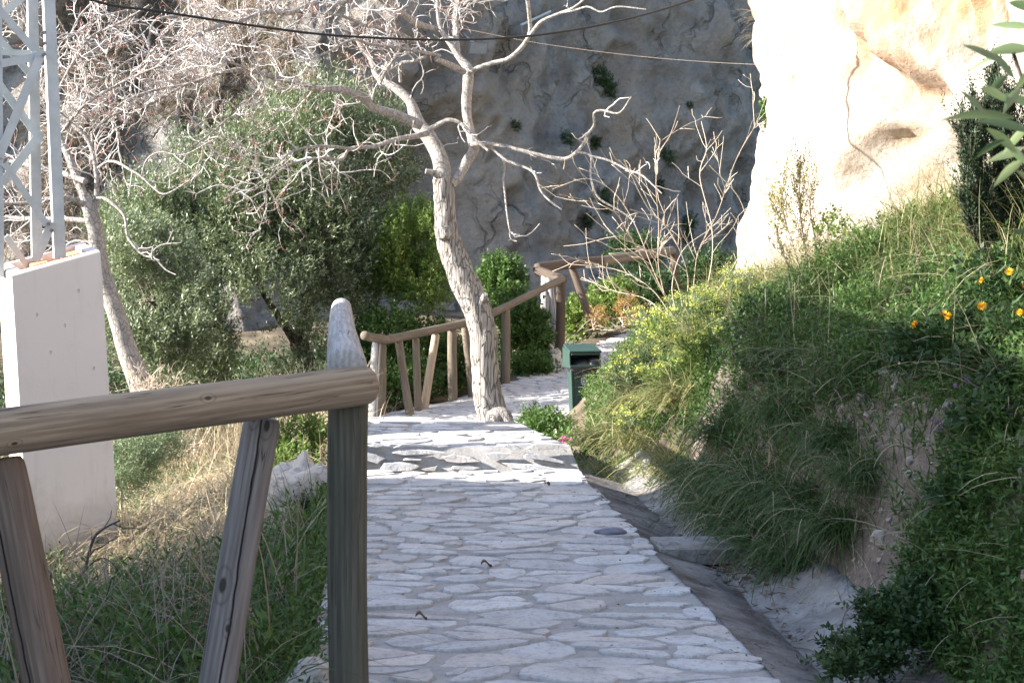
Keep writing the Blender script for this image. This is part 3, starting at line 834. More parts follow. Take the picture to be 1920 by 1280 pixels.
ht = thing('shade_tree', (hx1 - 2.2, 9.6, -1), 'unseen leafy tree with an open crown, added to dapple the shade edge', 'tree')  # unseen tree, added to break up the hard edge of the roof's shade
g = Geo(); bark_tube(g, np.array([(hx1 - 2.2, 9.6, -1.2, .2), (hx1 - 2.3, 9.3, 1.5, .16), (hx1 - 2.0, 8.3, 3.6, .12), (hx1 - 1.6, 6.0, 5.0, .07)]), 12, .1, .1); g.build('trunk', M['olive_bark'], ht)
g = Geo(); n_ = 800
cP = np.stack([rng.uniform(hx1 - 3.2, hx1 - .2, n_), rng.uniform(-1.5, 9.0, n_), 4.9 + rng.exponential(.32, n_)], -1)
cP = cP[fbm(cP * 1.1, 3) > -.15]
sprigs(g, cP, rng.normal(0, 1, cP.shape), .3, 9, .13, .05, .9); g.build('crown', M['green_leaf'], ht)

# ------------------------------------------------------------------ timber railings
def log(name, p0, p1, r, mat, parent, sides=24, taper=0.04, step=0.05, wob=0.03, dome=0.35):
    p0, p1 = np.asarray(p0, float), np.asarray(p1, float)
    L = np.linalg.norm(p1 - p0); n = max(6, int(L / step))
    zz = np.concatenate([[0, 0.0, 0.012], np.linspace(0.03, L - 0.03, n), [L - 0.012, L, L]])
    rr = np.concatenate([[0.001, r * 0.88, r * 0.97], np.full(n, r), [r * 0.97, r * 0.88, 0.001]])
    rr = rr * (1 - taper * zz / L)
    an = np.arange(sides) * 2 * math.pi / sides
    seed = rng.uniform(0, 50)
    A, Zg = np.meshgrid(an, zz); Rg = rr[:, None] * (1 + wob * vnoise(np.stack([np.cos(A) * 1.1 + seed, np.sin(A) * 1.1, Zg * 2.2], -1)) + wob * 0.4 * vnoise(np.stack([np.cos(A) * 3 + seed, np.sin(A) * 3, Zg * 7], -1)))
    V = np.stack([Rg * np.cos(A), Rg * np.sin(A), Zg], -1)
    sw = 0.12 * r * np.sin(zz / L * 3.0 + seed)[:, None]
    V[..., 0] += sw
    K = len(zz); k = np.arange(K - 1)[:, None] * sides; s = np.arange(sides)[None]; s2 = (s + 1) % sides
    g = Geo(); g.add(V.reshape(-1, 3), np.stack([k + s, k + s2, k + sides + s2, k + sides + s], -1).reshape(-1, 4))
    me = g.mesh(name)
    o = link(name, me, mat, parent)
    d = Vector((p1 - p0) / L)
    # local -y side turned to the camera
    vx = d.cross(Vector((0, 1, 0)))
    if vx.length < 0.15: vx = d.cross(Vector((0, 0, 1)))
    vx.normalize(); vy = d.cross(vx)
    if vy.dot(Vector((0, 1, 0))) < 0: vx = -vx; vy = -vy
    Mx = Matrix((vx, vy, d)).transposed().to_4x4()
    Mx.translation = Vector(p0) - (parent.location if parent else Vector((0, 0, 0)))
    o.matrix_basis = Mx
    return o
def down(p, q, z):
    """extend the line p->q until height z"""
    p, q = np.asarray(p), np.asarray(q); t = (z - p[2]) / (q[2] - p[2]); return p + (q - p) * t
nf = thing('timber_railing', (-0.5, 4.9, -0.05), 'weathered round timber railing in the foreground beside the path, grey rail and dark post', 'railing')
log('rail', W(-330, 862, 3.82), W(690, 717, 4.90), 0.0605, M['rail_wood'], nf, 40, 0.0)
log('rail', W(652, 690, 4.98), W(640, 577, 10.0), 0.062, M['grey_wood'], nf, 40, 0.0)
log('post', (-0.497, 4.93, -0.15), W(653, 735, 4.93), 0.0605, M['post_wood'], nf, 40, 0.0)
log('post', (-1.045, 9.95, -0.15), W(634, 590, 9.95), 0.060, M['post_wood'], nf, 24, 0.0)
a_, b_ = W(493, 783, 4.78), W(412, 1280, 4.72)
log('brace', down(a_, b_, -0.2), a_, 0.0560, M['brace_wood'], nf, 40, 0.03)
a_, b_ = W(2, 862, 4.16), W(82, 1280, 4.06)
log('brace', down(a_, b_, -0.2), a_, 0.0600, M['warm_wood'], nf, 40, 0.03)

ff = thing('timber_railing', W(850, 750, 22), 'brown timber railing behind the leaning bare trunk, climbing to the right', 'railing')
R2 = 0.057
log('rail', W(684, 628, 19.6), W(724, 638, 20.8), R2, M['far_wood'], ff)
log('rail', W(716, 638, 20.8), W(898, 602, 22.6), R2, M['far_wood'], ff)
log('rail', W(880, 607, 22.45), W(1056, 523, 25.6), R2, M['far_wood'], ff)
def fpost(nm, top, bot, d0, d1, r, mat, par):
    log(nm, W(bot[0], bot[1], d1), W(top[0], top[1], d0), r, mat, par)
fpost('brace', (706, 642), (699, 792), 20.6, 20.3, .060, M['grey_wood'], ff)
fpost('post', (716, 640), (713, 792), 20.8, 20.8, .062, M['far_wood'], ff)
fpost('brace', (748, 640), (770, 782), 21.1, 20.8, .056, M['far_wood'], ff)
fpost('brace', (817, 627), (795, 775), 21.8, 21.3, .056, M['pale_wood'], ff)
fpost('post', (849, 618), (848, 762), 22.1, 22.1, .066, M['far_wood'], ff)
fpost('brace', (872, 612), (885, 745), 22.4, 22.3, .056, M['far_wood'], ff)
fpost('brace', (780, 634), (783, 772), 21.4, 21.2, .05, M['far_wood'], ff)
fpost('brace', (905, 600), (898, 735), 22.8, 22.6, .05, M['far_wood'], ff)
fpost('post', (947, 580), (948, 732), 23.6, 23.6, .07, M['far_wood'], ff)
fpost('post', (1051, 530), (1049, 676), 25.6, 25.6, .075, M['dark_wood'], ff)
uf = thing('timber_railing', W(1035, 690, 25.2), 'dark timber railing higher up, before the shaded rock wall', 'railing')
log('rail', W(1006, 503, 26.4), W(1128, 489, 27.8), .085, M['dark_wood'], uf)
log('rail', W(1118, 490, 27.8), W(1262, 471, 30), .085, M['far_wood'], uf)
log('rail', W(1008, 509, 26.3), W(1058, 524, 25.9), .085, M['dark_wood'], uf)
fpost('post', (1022, 512), (1018, 694), 26.2, 25.4, .070, M['grey_wood'], uf)
fpost('brace', (1030, 520), (1046, 690), 26.1, 25.7, .060, M['grey_wood'], uf)
fpost('brace', (1072, 502), (1112, 610), 27.2, 26.9, .066, M['dark_wood'], uf)
fpost('post', (1266, 476), (1266, 575), 30, 30, .08, M['dark_wood'], uf)

# ------------------------------------------------------------------ plastered plinth and lattice pylon
th = math.radians(26); e1 = np.array([math.cos(th), math.sin(th), 0]); e2 = np.array([-math.sin(th), math.cos(th), 0])
Fc = W(22, 514, 10.2); side = 0.56
pl = thing('plinth', (Fc[0], Fc[1], -0.45), 'white plastered plinth with sloping top under the steel lattice pylon', 'plinth')
def zc(a, b): return 1.205 + 0.15 * a + 0.05 * b      # sloping top
def pt(a, b, z, batter=0.0):
    base = Fc * [1, 1, 0] + e1 * side * a + e2 * side * b
    k = (1.2 - z)
    return base + np.array([0.045, 0, 0]) * k + e1 * side * (a - .5) * 0.012 * k + np.array([0, 0, z])
g = Geo(); iw = 0.12
bot = -1.3
crn = [(0, 0), (1, 0), (1, 1), (0, 1)]; inn = [(iw, iw), (1 - iw, iw), (1 - iw, 1 - iw), (iw, 1 - iw)]
o_b = [pt(a, b, bot) for a, b in crn]; o_t = [pt(a, b, zc(a, b) - .012) for a, b in crn]
o_t2 = [pt(a + (.5 - a) * .03, b + (.5 - b) * .03, zc(a, b)) for a, b in crn]
i_t = [pt(a, b, zc(a, b)) for a, b in inn]; i_b = [pt(a, b, zc(a, b) - 0.10) for a, b in inn]
v = o_b + o_t + o_t2 + i_t + i_b
fs = []
for L_ in range(4):
    for k in range(4): fs.append((L_ * 4 + k, L_ * 4 + (k + 1) % 4, L_ * 4 + 4 + (k + 1) % 4, L_ * 4 + 4 + k))
g.add(v, fs); g.build('plaster_shell', M['plaster'], pl, False)
g = Geo()
for k in range(4):
    for j in range(2):
        a0, b0 = iw + .02 + k * .185, iw + .03 + j * .36
        lo = [pt(a, b, zc(a, b) - 0.10) for a, b in ((a0, b0), (a0 + .165, b0), (a0 + .165, b0 + .33), (a0, b0 + .33))]
        hi = [p + [0, 0, 0.075 - 0.03 * ((k + j) % 2)] for p in lo]
        g.add(lo + hi, [(4, 5, 6, 7), (0, 1, 5, 4), (1, 2, 6, 5), (2, 3, 7, 6), (3, 0, 4, 7)])
g.build('brick_infill', M['brick'], pl, False)
for (px, py) in ((130, 545), (80, 660), (105, 610), (150, 690), (60, 590)):
    if not py: continue
    a = (px - 22 - (py - 514) * 0.02) / 148
    z = W(px, py, 10.2 + 0.25 * a)[2]
    c = pt(a, 0, z); nn_ = np.array([math.sin(th), -math.cos(th), 0])
    g = Geo(); an = np.arange(8) * math.pi / 4
    ring = [c + nn_ * .0025 + e1 * .006 * math.cos(q) * (1 + .3 * math.sin(3 * q)) + np.array([0, 0, .011]) * math.sin(q) for q in an]
    g.add(ring + [c - nn_ * .01], [(k, (k + 1) % 8, 8) for k in range(8)]); g.build('chip', M['hole'], pl, False)

py_ = thing('lattice_pylon', W(55, 490, 10.5), 'galvanised steel lattice pylon standing on the white plinth', 'pylon')
def angle_bar(name, p0, p1, w, parent, face, t=0.007, flip=1):
    """L-section: one flange in the given face direction"""
    p0, p1 = np.asarray(p0, float), np.asarray(p1, float); d = unit(p1 - p0)
    nrm_ = np.asarray(face, float); a = unit(np.cross(d, nrm_)) * flip; b = unit(nrm_ - d * np.dot(nrm_, d))
    prof_ = [(0, 0), (w, 0), (w, t), (t, t), (t, w), (0, w)]
    v = [p0 + a * x - b * y for x, y in prof_] + [p1 + a * x - b * y for x, y in prof_]
    g = Geo(); g.add(v, [(k, (k + 1) % 6, 6 + (k + 1) % 6, 6 + k) for k in range(6)])
    g.add(v, [(0, 1, 2, 3), (0, 3, 4, 5), (6, 9, 8, 7), (6, 11, 10, 9)])
    return g.build(name, M['galv'], parent, False)
nfc = np.array([math.sin(th), -math.cos(th), 0])      # camera-side face
nlf = np.array([-math.cos(th), -math.sin(th), 0])
dn, db = 10.42, 10.62
# legs (near left, near right) and their twins behind, all tapering upwards
legs = {'nl': (W(-2, -700, dn), W(8, 520, dn)), 'nr': (W(52, -700, dn + .14), W(103, 484, dn + .14)),
        'bl': (W(-14, -700, db + .13), W(-40, 520, db + .13)), 'br': (W(40, -700, db + .22), W(62, 520, db + .22))}
for k, (p, q) in legs.items(): angle_bar('leg', p, q, 0.072 if k[0] == 'n' else .065, py_, nfc, 0.008, 1 if k[1] == 'l' else -1)
def br(name, a, b, d0, d1, w, off=0.012): angle_bar(name, W(a[0], a[1], d0 - off), W(b[0], b[1], d1 - off), w, py_, nfc)
br('strut', (0, 112), (76, 98), dn, dn + .12, .05)
br('diagonal', (88, 97), (6, 298), dn + .12, dn, .055, .02)
br('diagonal', (14, 303), (93, 418), dn, dn + .13, .042)
br('diagonal', (106, 420), (74, 492), dn + .13, dn + .10, .055, .02)
br('diagonal', (-6, 2), (70, 90), dn, dn + .12, .046)
br('diagonal', (62, -110), (-4, 4), dn + .12, dn, .05, .02)
br('diagonal', (2, 150), (84, 262), db, db + .1, .05)
br('diagonal', (84, 254), (10, 350), db + .1, db, .055)
br('diagonal', (-8, 55), (66, 140), db, db + .1, .045)
br('diagonal', (60, -10), (-8, 46), db + .1, db, .05)
br('strut', (0, 92), (72, 95), db, db + .1, .04)
br('strut', (16, 440), (60, 500), db, db + .1, .04)
for (px, py) in ((82, 62), (83, 82), (82, 103), (90, 420), (96, 432), (10, 300), (3, 310)):
    g = Geo(); c = W(px, py, dn + .08); P_ = np.array([[c + nfc * .0, c + nfc * .03, c + nfc * .0301]]); tubes(g, P_, np.array([[.011, .011, .001]]), 8); g.build('bolt', M['bolt'], py_, False)

# ------------------------------------------------------------------ cables
def cable(name, pts, r, mat, label, cat='cable'):
    q = resample(np.array(pts), 60); g = Geo(); tubes(g, q[None, :, :3], np.full((1, 60), r), 8)
    return tag(g.build(name, mat), label, cat)
cable('power_cable', [W(-60, -90, 11.0), W(170, 0, 11.3), W(300, 22, 11.6), W(560, 60, 12.1), (W(700, 71, 12.4)), W(850, 75, 12.8), W(1000, 67, 13.2), W(1150, 42, 13.6), W(1290, 3, 14), W(1480, -70, 14.4)], 0.0092, M['black'], 'thick black cable sagging across the top in front of the bare branches', 'cable')
cable('guy_wire', [W(850, 50, 33), W(980, 76, 30), W(1085, 92, 27), W(1200, 106, 24.5), W(1320, 116, 20), W(1432, 122, 15.9)], 0.0026, M['wire'], 'thin pale wire running to the edge of the sunlit rock', 'wire')

# ------------------------------------------------------------------ main bare tree (traced limbs, grown twigs)
def limb_pts(rows, d0, d1, rad_k=0.5):
    """rows of (px, py, width px); depth runs from d0 to d1"""
    n_ = len(rows); out = []
    for i, (px, py, w) in enumerate(rows):
        d = d0 + (d1 - d0) * i / max(1, n_ - 1)
        p = W(px, py, d); out.append((p[0], p[1], p[2], w * d / F * rad_k * (1 if w > 26 else 0.82)))
    return np.array(out)
D0 = 19.0
t1 = thing('bare_tree', W(925, 792, D0), 'leafless tree with thick leaning rough trunk and pale twisting limbs beside the bin', 'tree')
g = Geo()
trunk_rows = [(930, 812, 84), (926, 790, 72), (917, 755, 62), (911, 715, 60), (908, 670, 60), (905, 625, 60), (895, 580, 60), (872, 530, 60), (852, 485, 56), (838, 440, 50), (834, 400, 46), (833, 365, 43), (830, 335, 44)]
trunk_rows = [(x, y, w * .87) for x, y, w in trunk_rows]
bark_tube(g, limb_pts(trunk_rows, D0, D0), 40, 0.035, 0.05, ridges=0.16)
bark_tube(g, limb_pts([(925, 785, 40), (940, 778, 36), (950, 782, 26), (958, 800, 20)], D0 - .12, D0 - .25), 14, .03, .15)
bark_tube(g, limb_pts([(893, 590, 36), (904, 568, 24), (910, 551, 13)], D0 - .02, D0 - .2), 12, .03, .12)
bark_tube(g, limb_pts([(826, 330, 22), (812, 324, 15), (798, 321, 13)], D0 - .05, D0 - .1), 10, .03, .12)
bark_tube(g, limb_pts([(834, 438, 30), (830, 438, 27), (827, 438, 22)], D0 - .12, D0 - .2), 12, .02, .12)
g.build('trunk', M['bark'], t1)
limbs = [
    ([(831, 345, 36), (826, 302, 31), (806, 260, 28), (784, 232, 28), (768, 190, 22), (741, 165, 20), (707, 144, 14), (694, 111, 10), (674, 84, 8), (655, 40, 7), (650, -10, 6)], D0, D0 + .8),
    ([(845, 345, 26), (858, 332, 24), (876, 302, 23), (889, 279, 24), (882, 249, 22), (875, 215, 22), (875, 181, 23), (878, 148, 24), (877, 128, 21), (862, 110, 16), (848, 87, 13), (830, 62, 10), (822, 34, 9), (820, -10, 8)], D0, D0 + .5),
    ([(790, 235, 24), (741, 215, 20), (700, 202, 17), (674, 181, 17), (640, 168, 17), (591, 165, 14), (537, 151, 12), (497, 141, 11), (464, 131, 10), (420, 135, 9), (353, 158, 8), (296, 168, 7), (235, 190, 6), (188, 232, 5)], D0, D0 - 1.5),
    ([(803, 250, 14), (781, 255, 13), (741, 262, 12), (700, 275, 10), (657, 279, 8), (640, 300, 7), (615, 296, 6), (578, 299, 6), (537, 312, 5), (504, 339, 5), (470, 359, 4), (437, 363, 4)], D0, D0 - 1.2),
    ([(657, 279, 7), (620, 275, 6), (588, 275, 6), (544, 286, 5), (511, 322, 4), (495, 370, 3)], D0 - .6, D0 - 1.4),
    ([(870, 135, 17), (842, 121, 15), (818, 111, 13)], D0, D0 - .4),
    ([(858, 100, 14), (855, 67, 13), (855, 34, 12), (858, 0, 12), (862, -40, 10)], D0 + .4, D0 + 1),
    ([(880, 138, 12), (895, 128, 11), (925, 118, 10), (952, 111, 10), (976, 91, 10), (993, 64, 10), (993, 34, 9), (989, 0, 9), (985, -40, 8)], D0, D0 - .8),
    ([(985, 78, 8), (1000, 58, 8), (1016, 40, 8), (1050, 25, 7), (1077, 14, 6), (1103, -8, 5)], D0 - .5, D0 - .9),
    ([(1050, 25, 5), (1077, 20, 5), (1103, 13, 5), (1127, 23, 4), (1157, 13, 4), (1211, 18, 3)], D0 - .8, D0 - 1.2),
    ([(884, 272, 13), (909, 269, 10), (945, 274, 10), (976, 282, 9), (1036, 296, 9), (1067, 296, 9), (1093, 272, 8), (1104, 249, 7), (1114, 235, 6), (1114, 212, 5), (1130, 207, 5), (1161, 212, 4), (1184, 181, 3)], D0, D0 - 1),
    ([(915, 271, 7), (932, 287, 6), (952, 302, 6), (999, 322, 6), (1013, 356, 5), (1030, 376, 5), (1053, 393, 3)], D0, D0 - .8),
    ([(940, 292, 5), (947, 309, 5), (944, 336, 5), (947, 366, 4), (951, 403, 4), (958, 436, 3), (975, 440, 2)], D0 - .1, D0 - .6),
    ([(1080, 285, 6), (1107, 292, 5), (1107, 319, 5), (1110, 345, 5), (1124, 373, 5), (1164, 396, 4), (1191, 417, 3)], D0 - .6, D0 - 1.2),
    ([(1107, 292, 5), (1144, 302, 5), (1177, 319, 4), (1204, 329, 4), (1241, 363, 3)], D0 - .7, D0 - 1.3),
    ([(805, 243, 12), (842, 225, 10), (868, 235, 9), (889, 259, 8), (915, 282, 6)], D0 - .15, D0 - .4),
    ([(821, 55, 10), (781, 44, 15), (751, 23, 15), (717, 0, 16), (690, -30, 14)], D0 + .5, D0 - .4),
    ([(778, 78, 8), (741, 60, 9), (684, 47, 8), (640, 30, 7), (590, 22, 7), (520, 20, 6), (440, 42, 5), (400, 60, 4)], D0, D0 - 1.6),
    ([(825, 105, 9), (798, 99, 9), (751, 91, 8), (697, 84, 7), (660, 75, 6), (610, 100, 5), (560, 120, 4)], D0 - .3, D0 - 1.1),
    ([(751, 93, 6), (741, 107, 7), (721, 138, 8), (712, 160, 6)], D0 - .4, D0 - .2),
    ([(800, 105, 8), (775, 116, 8), (751, 121, 9), (751, 155, 7)], D0 - .4, D0 - .3),
    ([(590, 5, 12), (540, 25, 12), (500, 22, 11), (455, 38, 10), (425, 45, 9), (380, 60, 8), (350, 75, 6), (330, 95, 4)], D0 - 1, D0 - 2),
    ([(700, -20, 12), (640, 5, 12), (590, 6, 12), (560, -20, 10)], D0 - .8, D0 - 1),
    ([(497, 141, 7), (480, 175, 6), (440, 215, 5), (425, 225, 5), (380, 262, 4), (330, 290, 3), (285, 300, 3)], D0 - 1, D0 - 1.8),
    ([(380, 40, 6), (383, 80, 6), (395, 115, 5), (403, 140, 5)], D0 - 1.8, D0 - 1.4),
    ([(425, 45, 6), (350, 30, 6), (290, 40, 5), (280, 90, 4), (285, 140, 4)], D0 - 1.6, D0 - 2),
    ([(240, 20, 6), (180, 35, 6), (150, 60, 5), (110, 80, 4)], D0 - 1.8, D0 - 2.4),
    ([(350, 158, 6), (280, 195, 6), (215, 215, 5), (170, 250, 4)], D0 - 1.5, D0 - 2),
    ([(464, 131, 6), (440, 120, 6), (330, 90, 5), (250, 110, 5), (190, 150, 4), (150, 160, 3)], D0 - 1.2, D0 - 2),
    ([(400, 190, 6), (400, 220, 5), (415, 235, 5), (405, 262, 4), (370, 275, 3)], D0 - 1.2, D0 - 1.4),
]
lp, lr = [], []
limb_main = [0, 1, 2, 3, 6, 7, 10, 16, 17, 21]
for i, (rows, da, db_) in enumerate(limbs):
    pts = limb_pts(rows, da, db_)
    if i in limb_main:
        g = Geo(); q = bark_tube(g, pts, 14, 0.05, 0.10); g.build('limb', M['limb'], t1)
    else:
        g = Geo(); q = bark_tube(g, pts, 8, 0.05, 0.12); g.build('bough', M['limb'], t1)
    lp.append(q[::2, :3]); lr.append(q[::2, 3])
def twigs_on(parents, radii, sp1, sp2, sp3, l1=0.55, up=0.1, tmin=0.25, g_twig=None, k1=1.0, r1=0.0072):
    a, ra_ = grow(parents, radii, sp1, l1, r1, r1 * .55, 7, 0.33, up, 0.95, tmin)
    b, rb_ = grow(list(a), list(ra_), sp2, l1 * .45, r1 * .62, r1 * .42, 6, 0.36, up, 0.9, 0.15)
    c, rc_ = grow(list(b), list(rb_), sp3, l1 * .17, r1 * .45, r1 * .32, 4, 0.35, up, 0.9, 0.25)
    tubes(g_twig, a, ra_, 4, 0); tubes(g_twig, b, rb_, 3, 0); tubes(g_twig, c, rc_, 3, 1)
gt = Geo()
right_ids = {7, 8, 9, 10, 11, 12, 13, 14}
dense = [i for i in range(len(limbs)) if i not in right_ids and i not in (0, 1, 5, 15)]
twigs_on([lp[i] for i in dense], [lr[i] for i in dense], 0.08, 0.115, 0.11, 0.62, 0.05, 0.10, gt)
twigs_on([lp[i] for i in (0, 1, 15)], [lr[i] for i in (0, 1, 15)], 0.45, 0.25, 0.16, 0.5, 0.1, 0.35, gt)
twigs_on([lp[i] for i in right_ids], [lr[i] for i in right_ids], 0.62, 0.32, 0.16, 0.34, 0.0, 0.2, gt, r1=.0075)
gt.build('twigs', [M['twig'], M['red_twig']], t1)

# second bare tree at the left
D1 = 16.5
t2 = thing('bare_tree', W(270, 760, D1), 'slender pale leafless tree leaning left behind the white plinth', 'tree')
g = Geo(); bark_tube(g, limb_pts([(285, 800, 46), (268, 735, 44), (240, 660, 38), (215, 580, 34), (192, 510, 30), (180, 440, 30), (170, 400, 28), (158, 365, 24)], D1, D1), 20, 0.05, 0.06, ridges=0.05)
g.build('trunk', M['limb'], t2)
limbs2 = [
    ([(165, 385, 22), (150, 350, 20), (133, 305, 18), (112, 255, 14), (96, 200, 12), (70, 140, 9), (60, 80, 8), (40, 20, 6)], D1, D1 + .5),
    ([(178, 400, 14), (181, 370, 12), (180, 320, 11), (166, 265, 10), (130, 228, 8), (100, 200, 6)], D1, D1 + .2),
    ([(165, 392, 14), (145, 376, 12), (110, 371, 12), (60, 380, 10), (10, 382, 9), (-30, 375, 8)], D1, D1 - .4),
    ([(168, 415, 13), (120, 411, 12), (60, 411, 11), (10, 408, 10)], D1 + .1, D1 + .5),
    ([(160, 340, 14), (130, 330, 13), (110, 322, 12), (50, 310, 10), (10, 300, 8)], D1, D1 + .5),
    ([(184, 315, 7), (200, 304, 7), (218, 304, 7), (240, 316, 6), (265, 331, 5), (285, 350, 4), (310, 364, 4), (356, 338, 3)], D1, D1 - .6),
    ([(181, 372, 8), (200, 374, 8), (232, 403, 7), (238, 440, 6), (246, 455, 5), (268, 478, 5), (290, 484, 4), (310, 505, 3), (330, 515, 2)], D1, D1 - .6),
    ([(280, 480, 4), (300, 460, 3), (340, 455, 2)], D1 - .4, D1 - .6),
    ([(170, 455, 7), (140, 452, 7), (110, 465, 6), (60, 450, 5)], D1, D1 + .3),
    ([(265, 331, 4), (275, 300, 4), (300, 285, 3), (345, 290, 3), (400, 262, 3)], D1 - .4, D1 - .8),
    ([(112, 255, 8), (150, 205, 8), (200, 170, 7), (260, 140, 5), (310, 120, 4)], D1 + .2, D1 - .2),
    ([(96, 200, 8), (130, 130, 7), (170, 70, 6), (230, 40, 5), (280, 10, 4)], D1 + .3, D1),
    ([(70, 140, 7), (120, 90, 6), (150, 30, 5), (190, -10, 4)], D1 + .4, D1 + .2),
    ([(60, 80, 6), (20, 60, 5), (-20, 70, 4)], D1 + .4, D1 + .6)]
lp2, lr2 = [], []
for i, (rows, da, db_) in enumerate(limbs2):
    pts = limb_pts(rows, da, db_)
    if i < 5:
        g = Geo(); q = bark_tube(g, pts, 12, 0.05, 0.10); g.build('limb', M['limb'], t2)
    else: g = Geo(); q = bark_tube(g, pts, 8, 0.05, 0.12); g.build('bough', M['limb'], t2)
    lp2.append(q[::2, :3]); lr2.append(q[::2, 3])
gt = Geo()
dn2 = [0, 1, 2, 3, 4, 8, 10, 11, 12, 13]
twigs_on([lp2[i] for i in dn2], [lr2[i] for i in dn2], 0.085, 0.115, 0.11, 0.55, 0.08, 0.12, gt, r1=.0068)
sp_ = [5, 6, 7, 9]
twigs_on([lp2[i] for i in sp_], [lr2[i] for i in sp_], 0.32, 0.3, 0.2, 0.32, 0.0, 0.2, gt, r1=.007)
gt.build('twigs', [M['twig'], M['red_twig']], t2)

# ------------------------------------------------------------------ leafy trees and bushes
def in_lobes(lobes, n, shell=0.55):
    """points in ellipsoids, denser near the outside; returns points and outward directions"""
    vol = np.array([l_[1][0] * l_[1][1] * l_[1][2] for l_ in lobes]) ** 0.75
    k = rng.choice(len(lobes), n, p=vol / vol.sum())
    d = unit(rng.normal(0, 1, (n, 3)))
    r = rng.uniform(shell ** 2, 1, n) ** 0.5 * rng.uniform(0.82, 1.06, n)
    C = np.array([l_[0] for l_ in lobes])[k]; R_ = np.array([l_[1] for l_ in lobes])[k]
    return C + d * R_ * r[:, None], d
def lobe(px, py, Y, rx, rz, ry=None):
    """lobe centred on a pixel at depth Y with pixel radii"""
    s_ = Y / F; return (W(px, py, Y), (rx * s_, (ry if ry else rx * s_), rz * s_))
def clumpy(P, d, freq, thr):
    keep = fbm(P * freq, 3) > thr
    return P[keep], d[keep]
ol = thing('olive_tree', W(560, 700, 24), 'large silvery olive tree with dense crown behind the railing', 'tree')
DO = 23.5
lob = [lobe(300, 470, DO - .6, 115, 110, .9), lobe(420, 430, DO, 150, 120, 1.1), lobe(540, 400, DO + .3, 150, 130, 1.2), lobe(620, 470, DO + .2, 120, 130, 1.1),
       lobe(470, 560, DO - .8, 140, 100, .9), lobe(600, 250, DO + 1.2, 90, 80, .8), lobe(440, 330, DO + .6, 80, 60, .7), lobe(690, 330, DO + 1, 90, 90, .8), lobe(370, 600, DO - .9, 90, 90, .7),
       lobe(230, 560, DO - .4, 70, 110, .7), lobe(520, 640, DO - 1, 110, 50, .6), lobe(250, 420, DO + .2, 80, 60, .6), lobe(640, 600, DO - .2, 70, 60, .6), lobe(450, 665, DO - 1.2, 90, 50, .6), lobe(570, 690, DO - 1.4, 80, 45, .6), lobe(370, 690, DO - 1.2, 80, 45, .6)]
P_, d_ = in_lobes(lob, 19000, 0.35)
P_, d_ = clumpy(P_, d_, 1.15, -0.05)
g = Geo(); sprigs(g, P_, d_ * .6 + [0, 0, .75] + rng.normal(0, .35, P_.shape), rng.uniform(.14, .34, len(P_)), 14, .072, .020, .75)
# long upright shoots over the top
lob_t = [lobe(600, 230, DO + 1, 110, 60, .8), lobe(420, 320, DO + .5, 110, 40, .8), lobe(690, 270, DO + 1, 80, 50, .7), lobe(520, 300, DO + .3, 120, 60, .9), lobe(300, 390, DO - .2, 90, 40, .6)]
P_, d_ = in_lobes(lob_t, 1900, 0.1)
sprigs(g, P_, d_ * .25 + [0.05, 0, 1.0] + rng.normal(0, .15, P_.shape), rng.uniform(.3, .7, len(P_)), 24, .065, .016, .55)
g.build('crown', M['olive_leaf'], ol)
g = Geo()
bark_tube(g, limb_pts([(575, 745, 40), (572, 690, 36), (560, 640, 34), (575, 590, 28), (572, 520, 22), (560, 440, 14)], DO, DO), 16, .06, .15)
bark_tube(g, limb_pts([(585, 680, 26), (555, 640, 24), (535, 610, 20), (500, 560, 14), (460, 480, 10)], DO - .1, DO - .4), 12, .06, .15)
bark_tube(g, limb_pts([(572, 560, 20), (600, 500, 16), (640, 420, 10)], DO, DO + .3), 12, .06, .12)
g.build('trunk', M['olive_bark'], ol)

def bush(name, label, cat, lobes, n, mat, L=.06, Wd=.03, nleaf=14, slen=(.1, .3), stem=None, up=.6, thr=-.25, freq=2.2, spread=.8, group=None, shell=.3, base=None, stem_mat='dry_stem', stem_r=.012):
    b0 = base if base is not None else lobes[0][0] - [0, 0, lobes[0][1][2]]
    b = thing(name, b0, label, cat, group)
    P_, d_ = in_lobes(lobes, n, shell); P_, d_ = clumpy(P_, d_, freq, thr)
    g = Geo(); sprigs(g, P_, d_ * .6 + [0, 0, up] + rng.normal(0, .3, P_.shape), rng.uniform(*slen, len(P_)), nleaf, L, Wd, spread)
    g.build('leaves', M[mat], b)
    ns = stem or 9
    g = Geo(); k = rng.choice(len(P_), ns)
    Q = P_[k]; bb = np.asarray(b0) + rng.normal(0, .05, (ns, 3)) * [1, 1, 0]
    mid = (Q + bb) / 2 + rng.normal(0, .08, Q.shape); PP = np.stack([bb, (bb + mid) / 2 + rng.normal(0, .03, Q.shape), mid, (Q + mid) / 2 + rng.normal(0, .04, Q.shape), Q], 1)
    tubes(g, PP, np.broadcast_to(np.linspace(stem_r, stem_r * .3, 5), (ns, 5)), 5); g.build('stems', M[stem_mat], b)
    return b
bush('olive_shrub', 'olive shrub just behind the slender leafless tree, added to shade the far path', 'shrub', [lobe(285, 480, 20.4, 75, 85, .8), lobe(250, 570, 20.8, 75, 110, .9), lobe(330, 560, 20.3, 70, 90, .8), lobe(300, 640, 20.5, 90, 70, .8), lobe(230, 460, 21, 40, 50, .5)], 5200, 'olive_leaf', .066, .018, 14, slen=(.14, .34), stem=14, up=.75, thr=-.12, freq=1.4, stem_mat='olive_bark')  # extra olive foliage, set here so its shadow falls on the far path
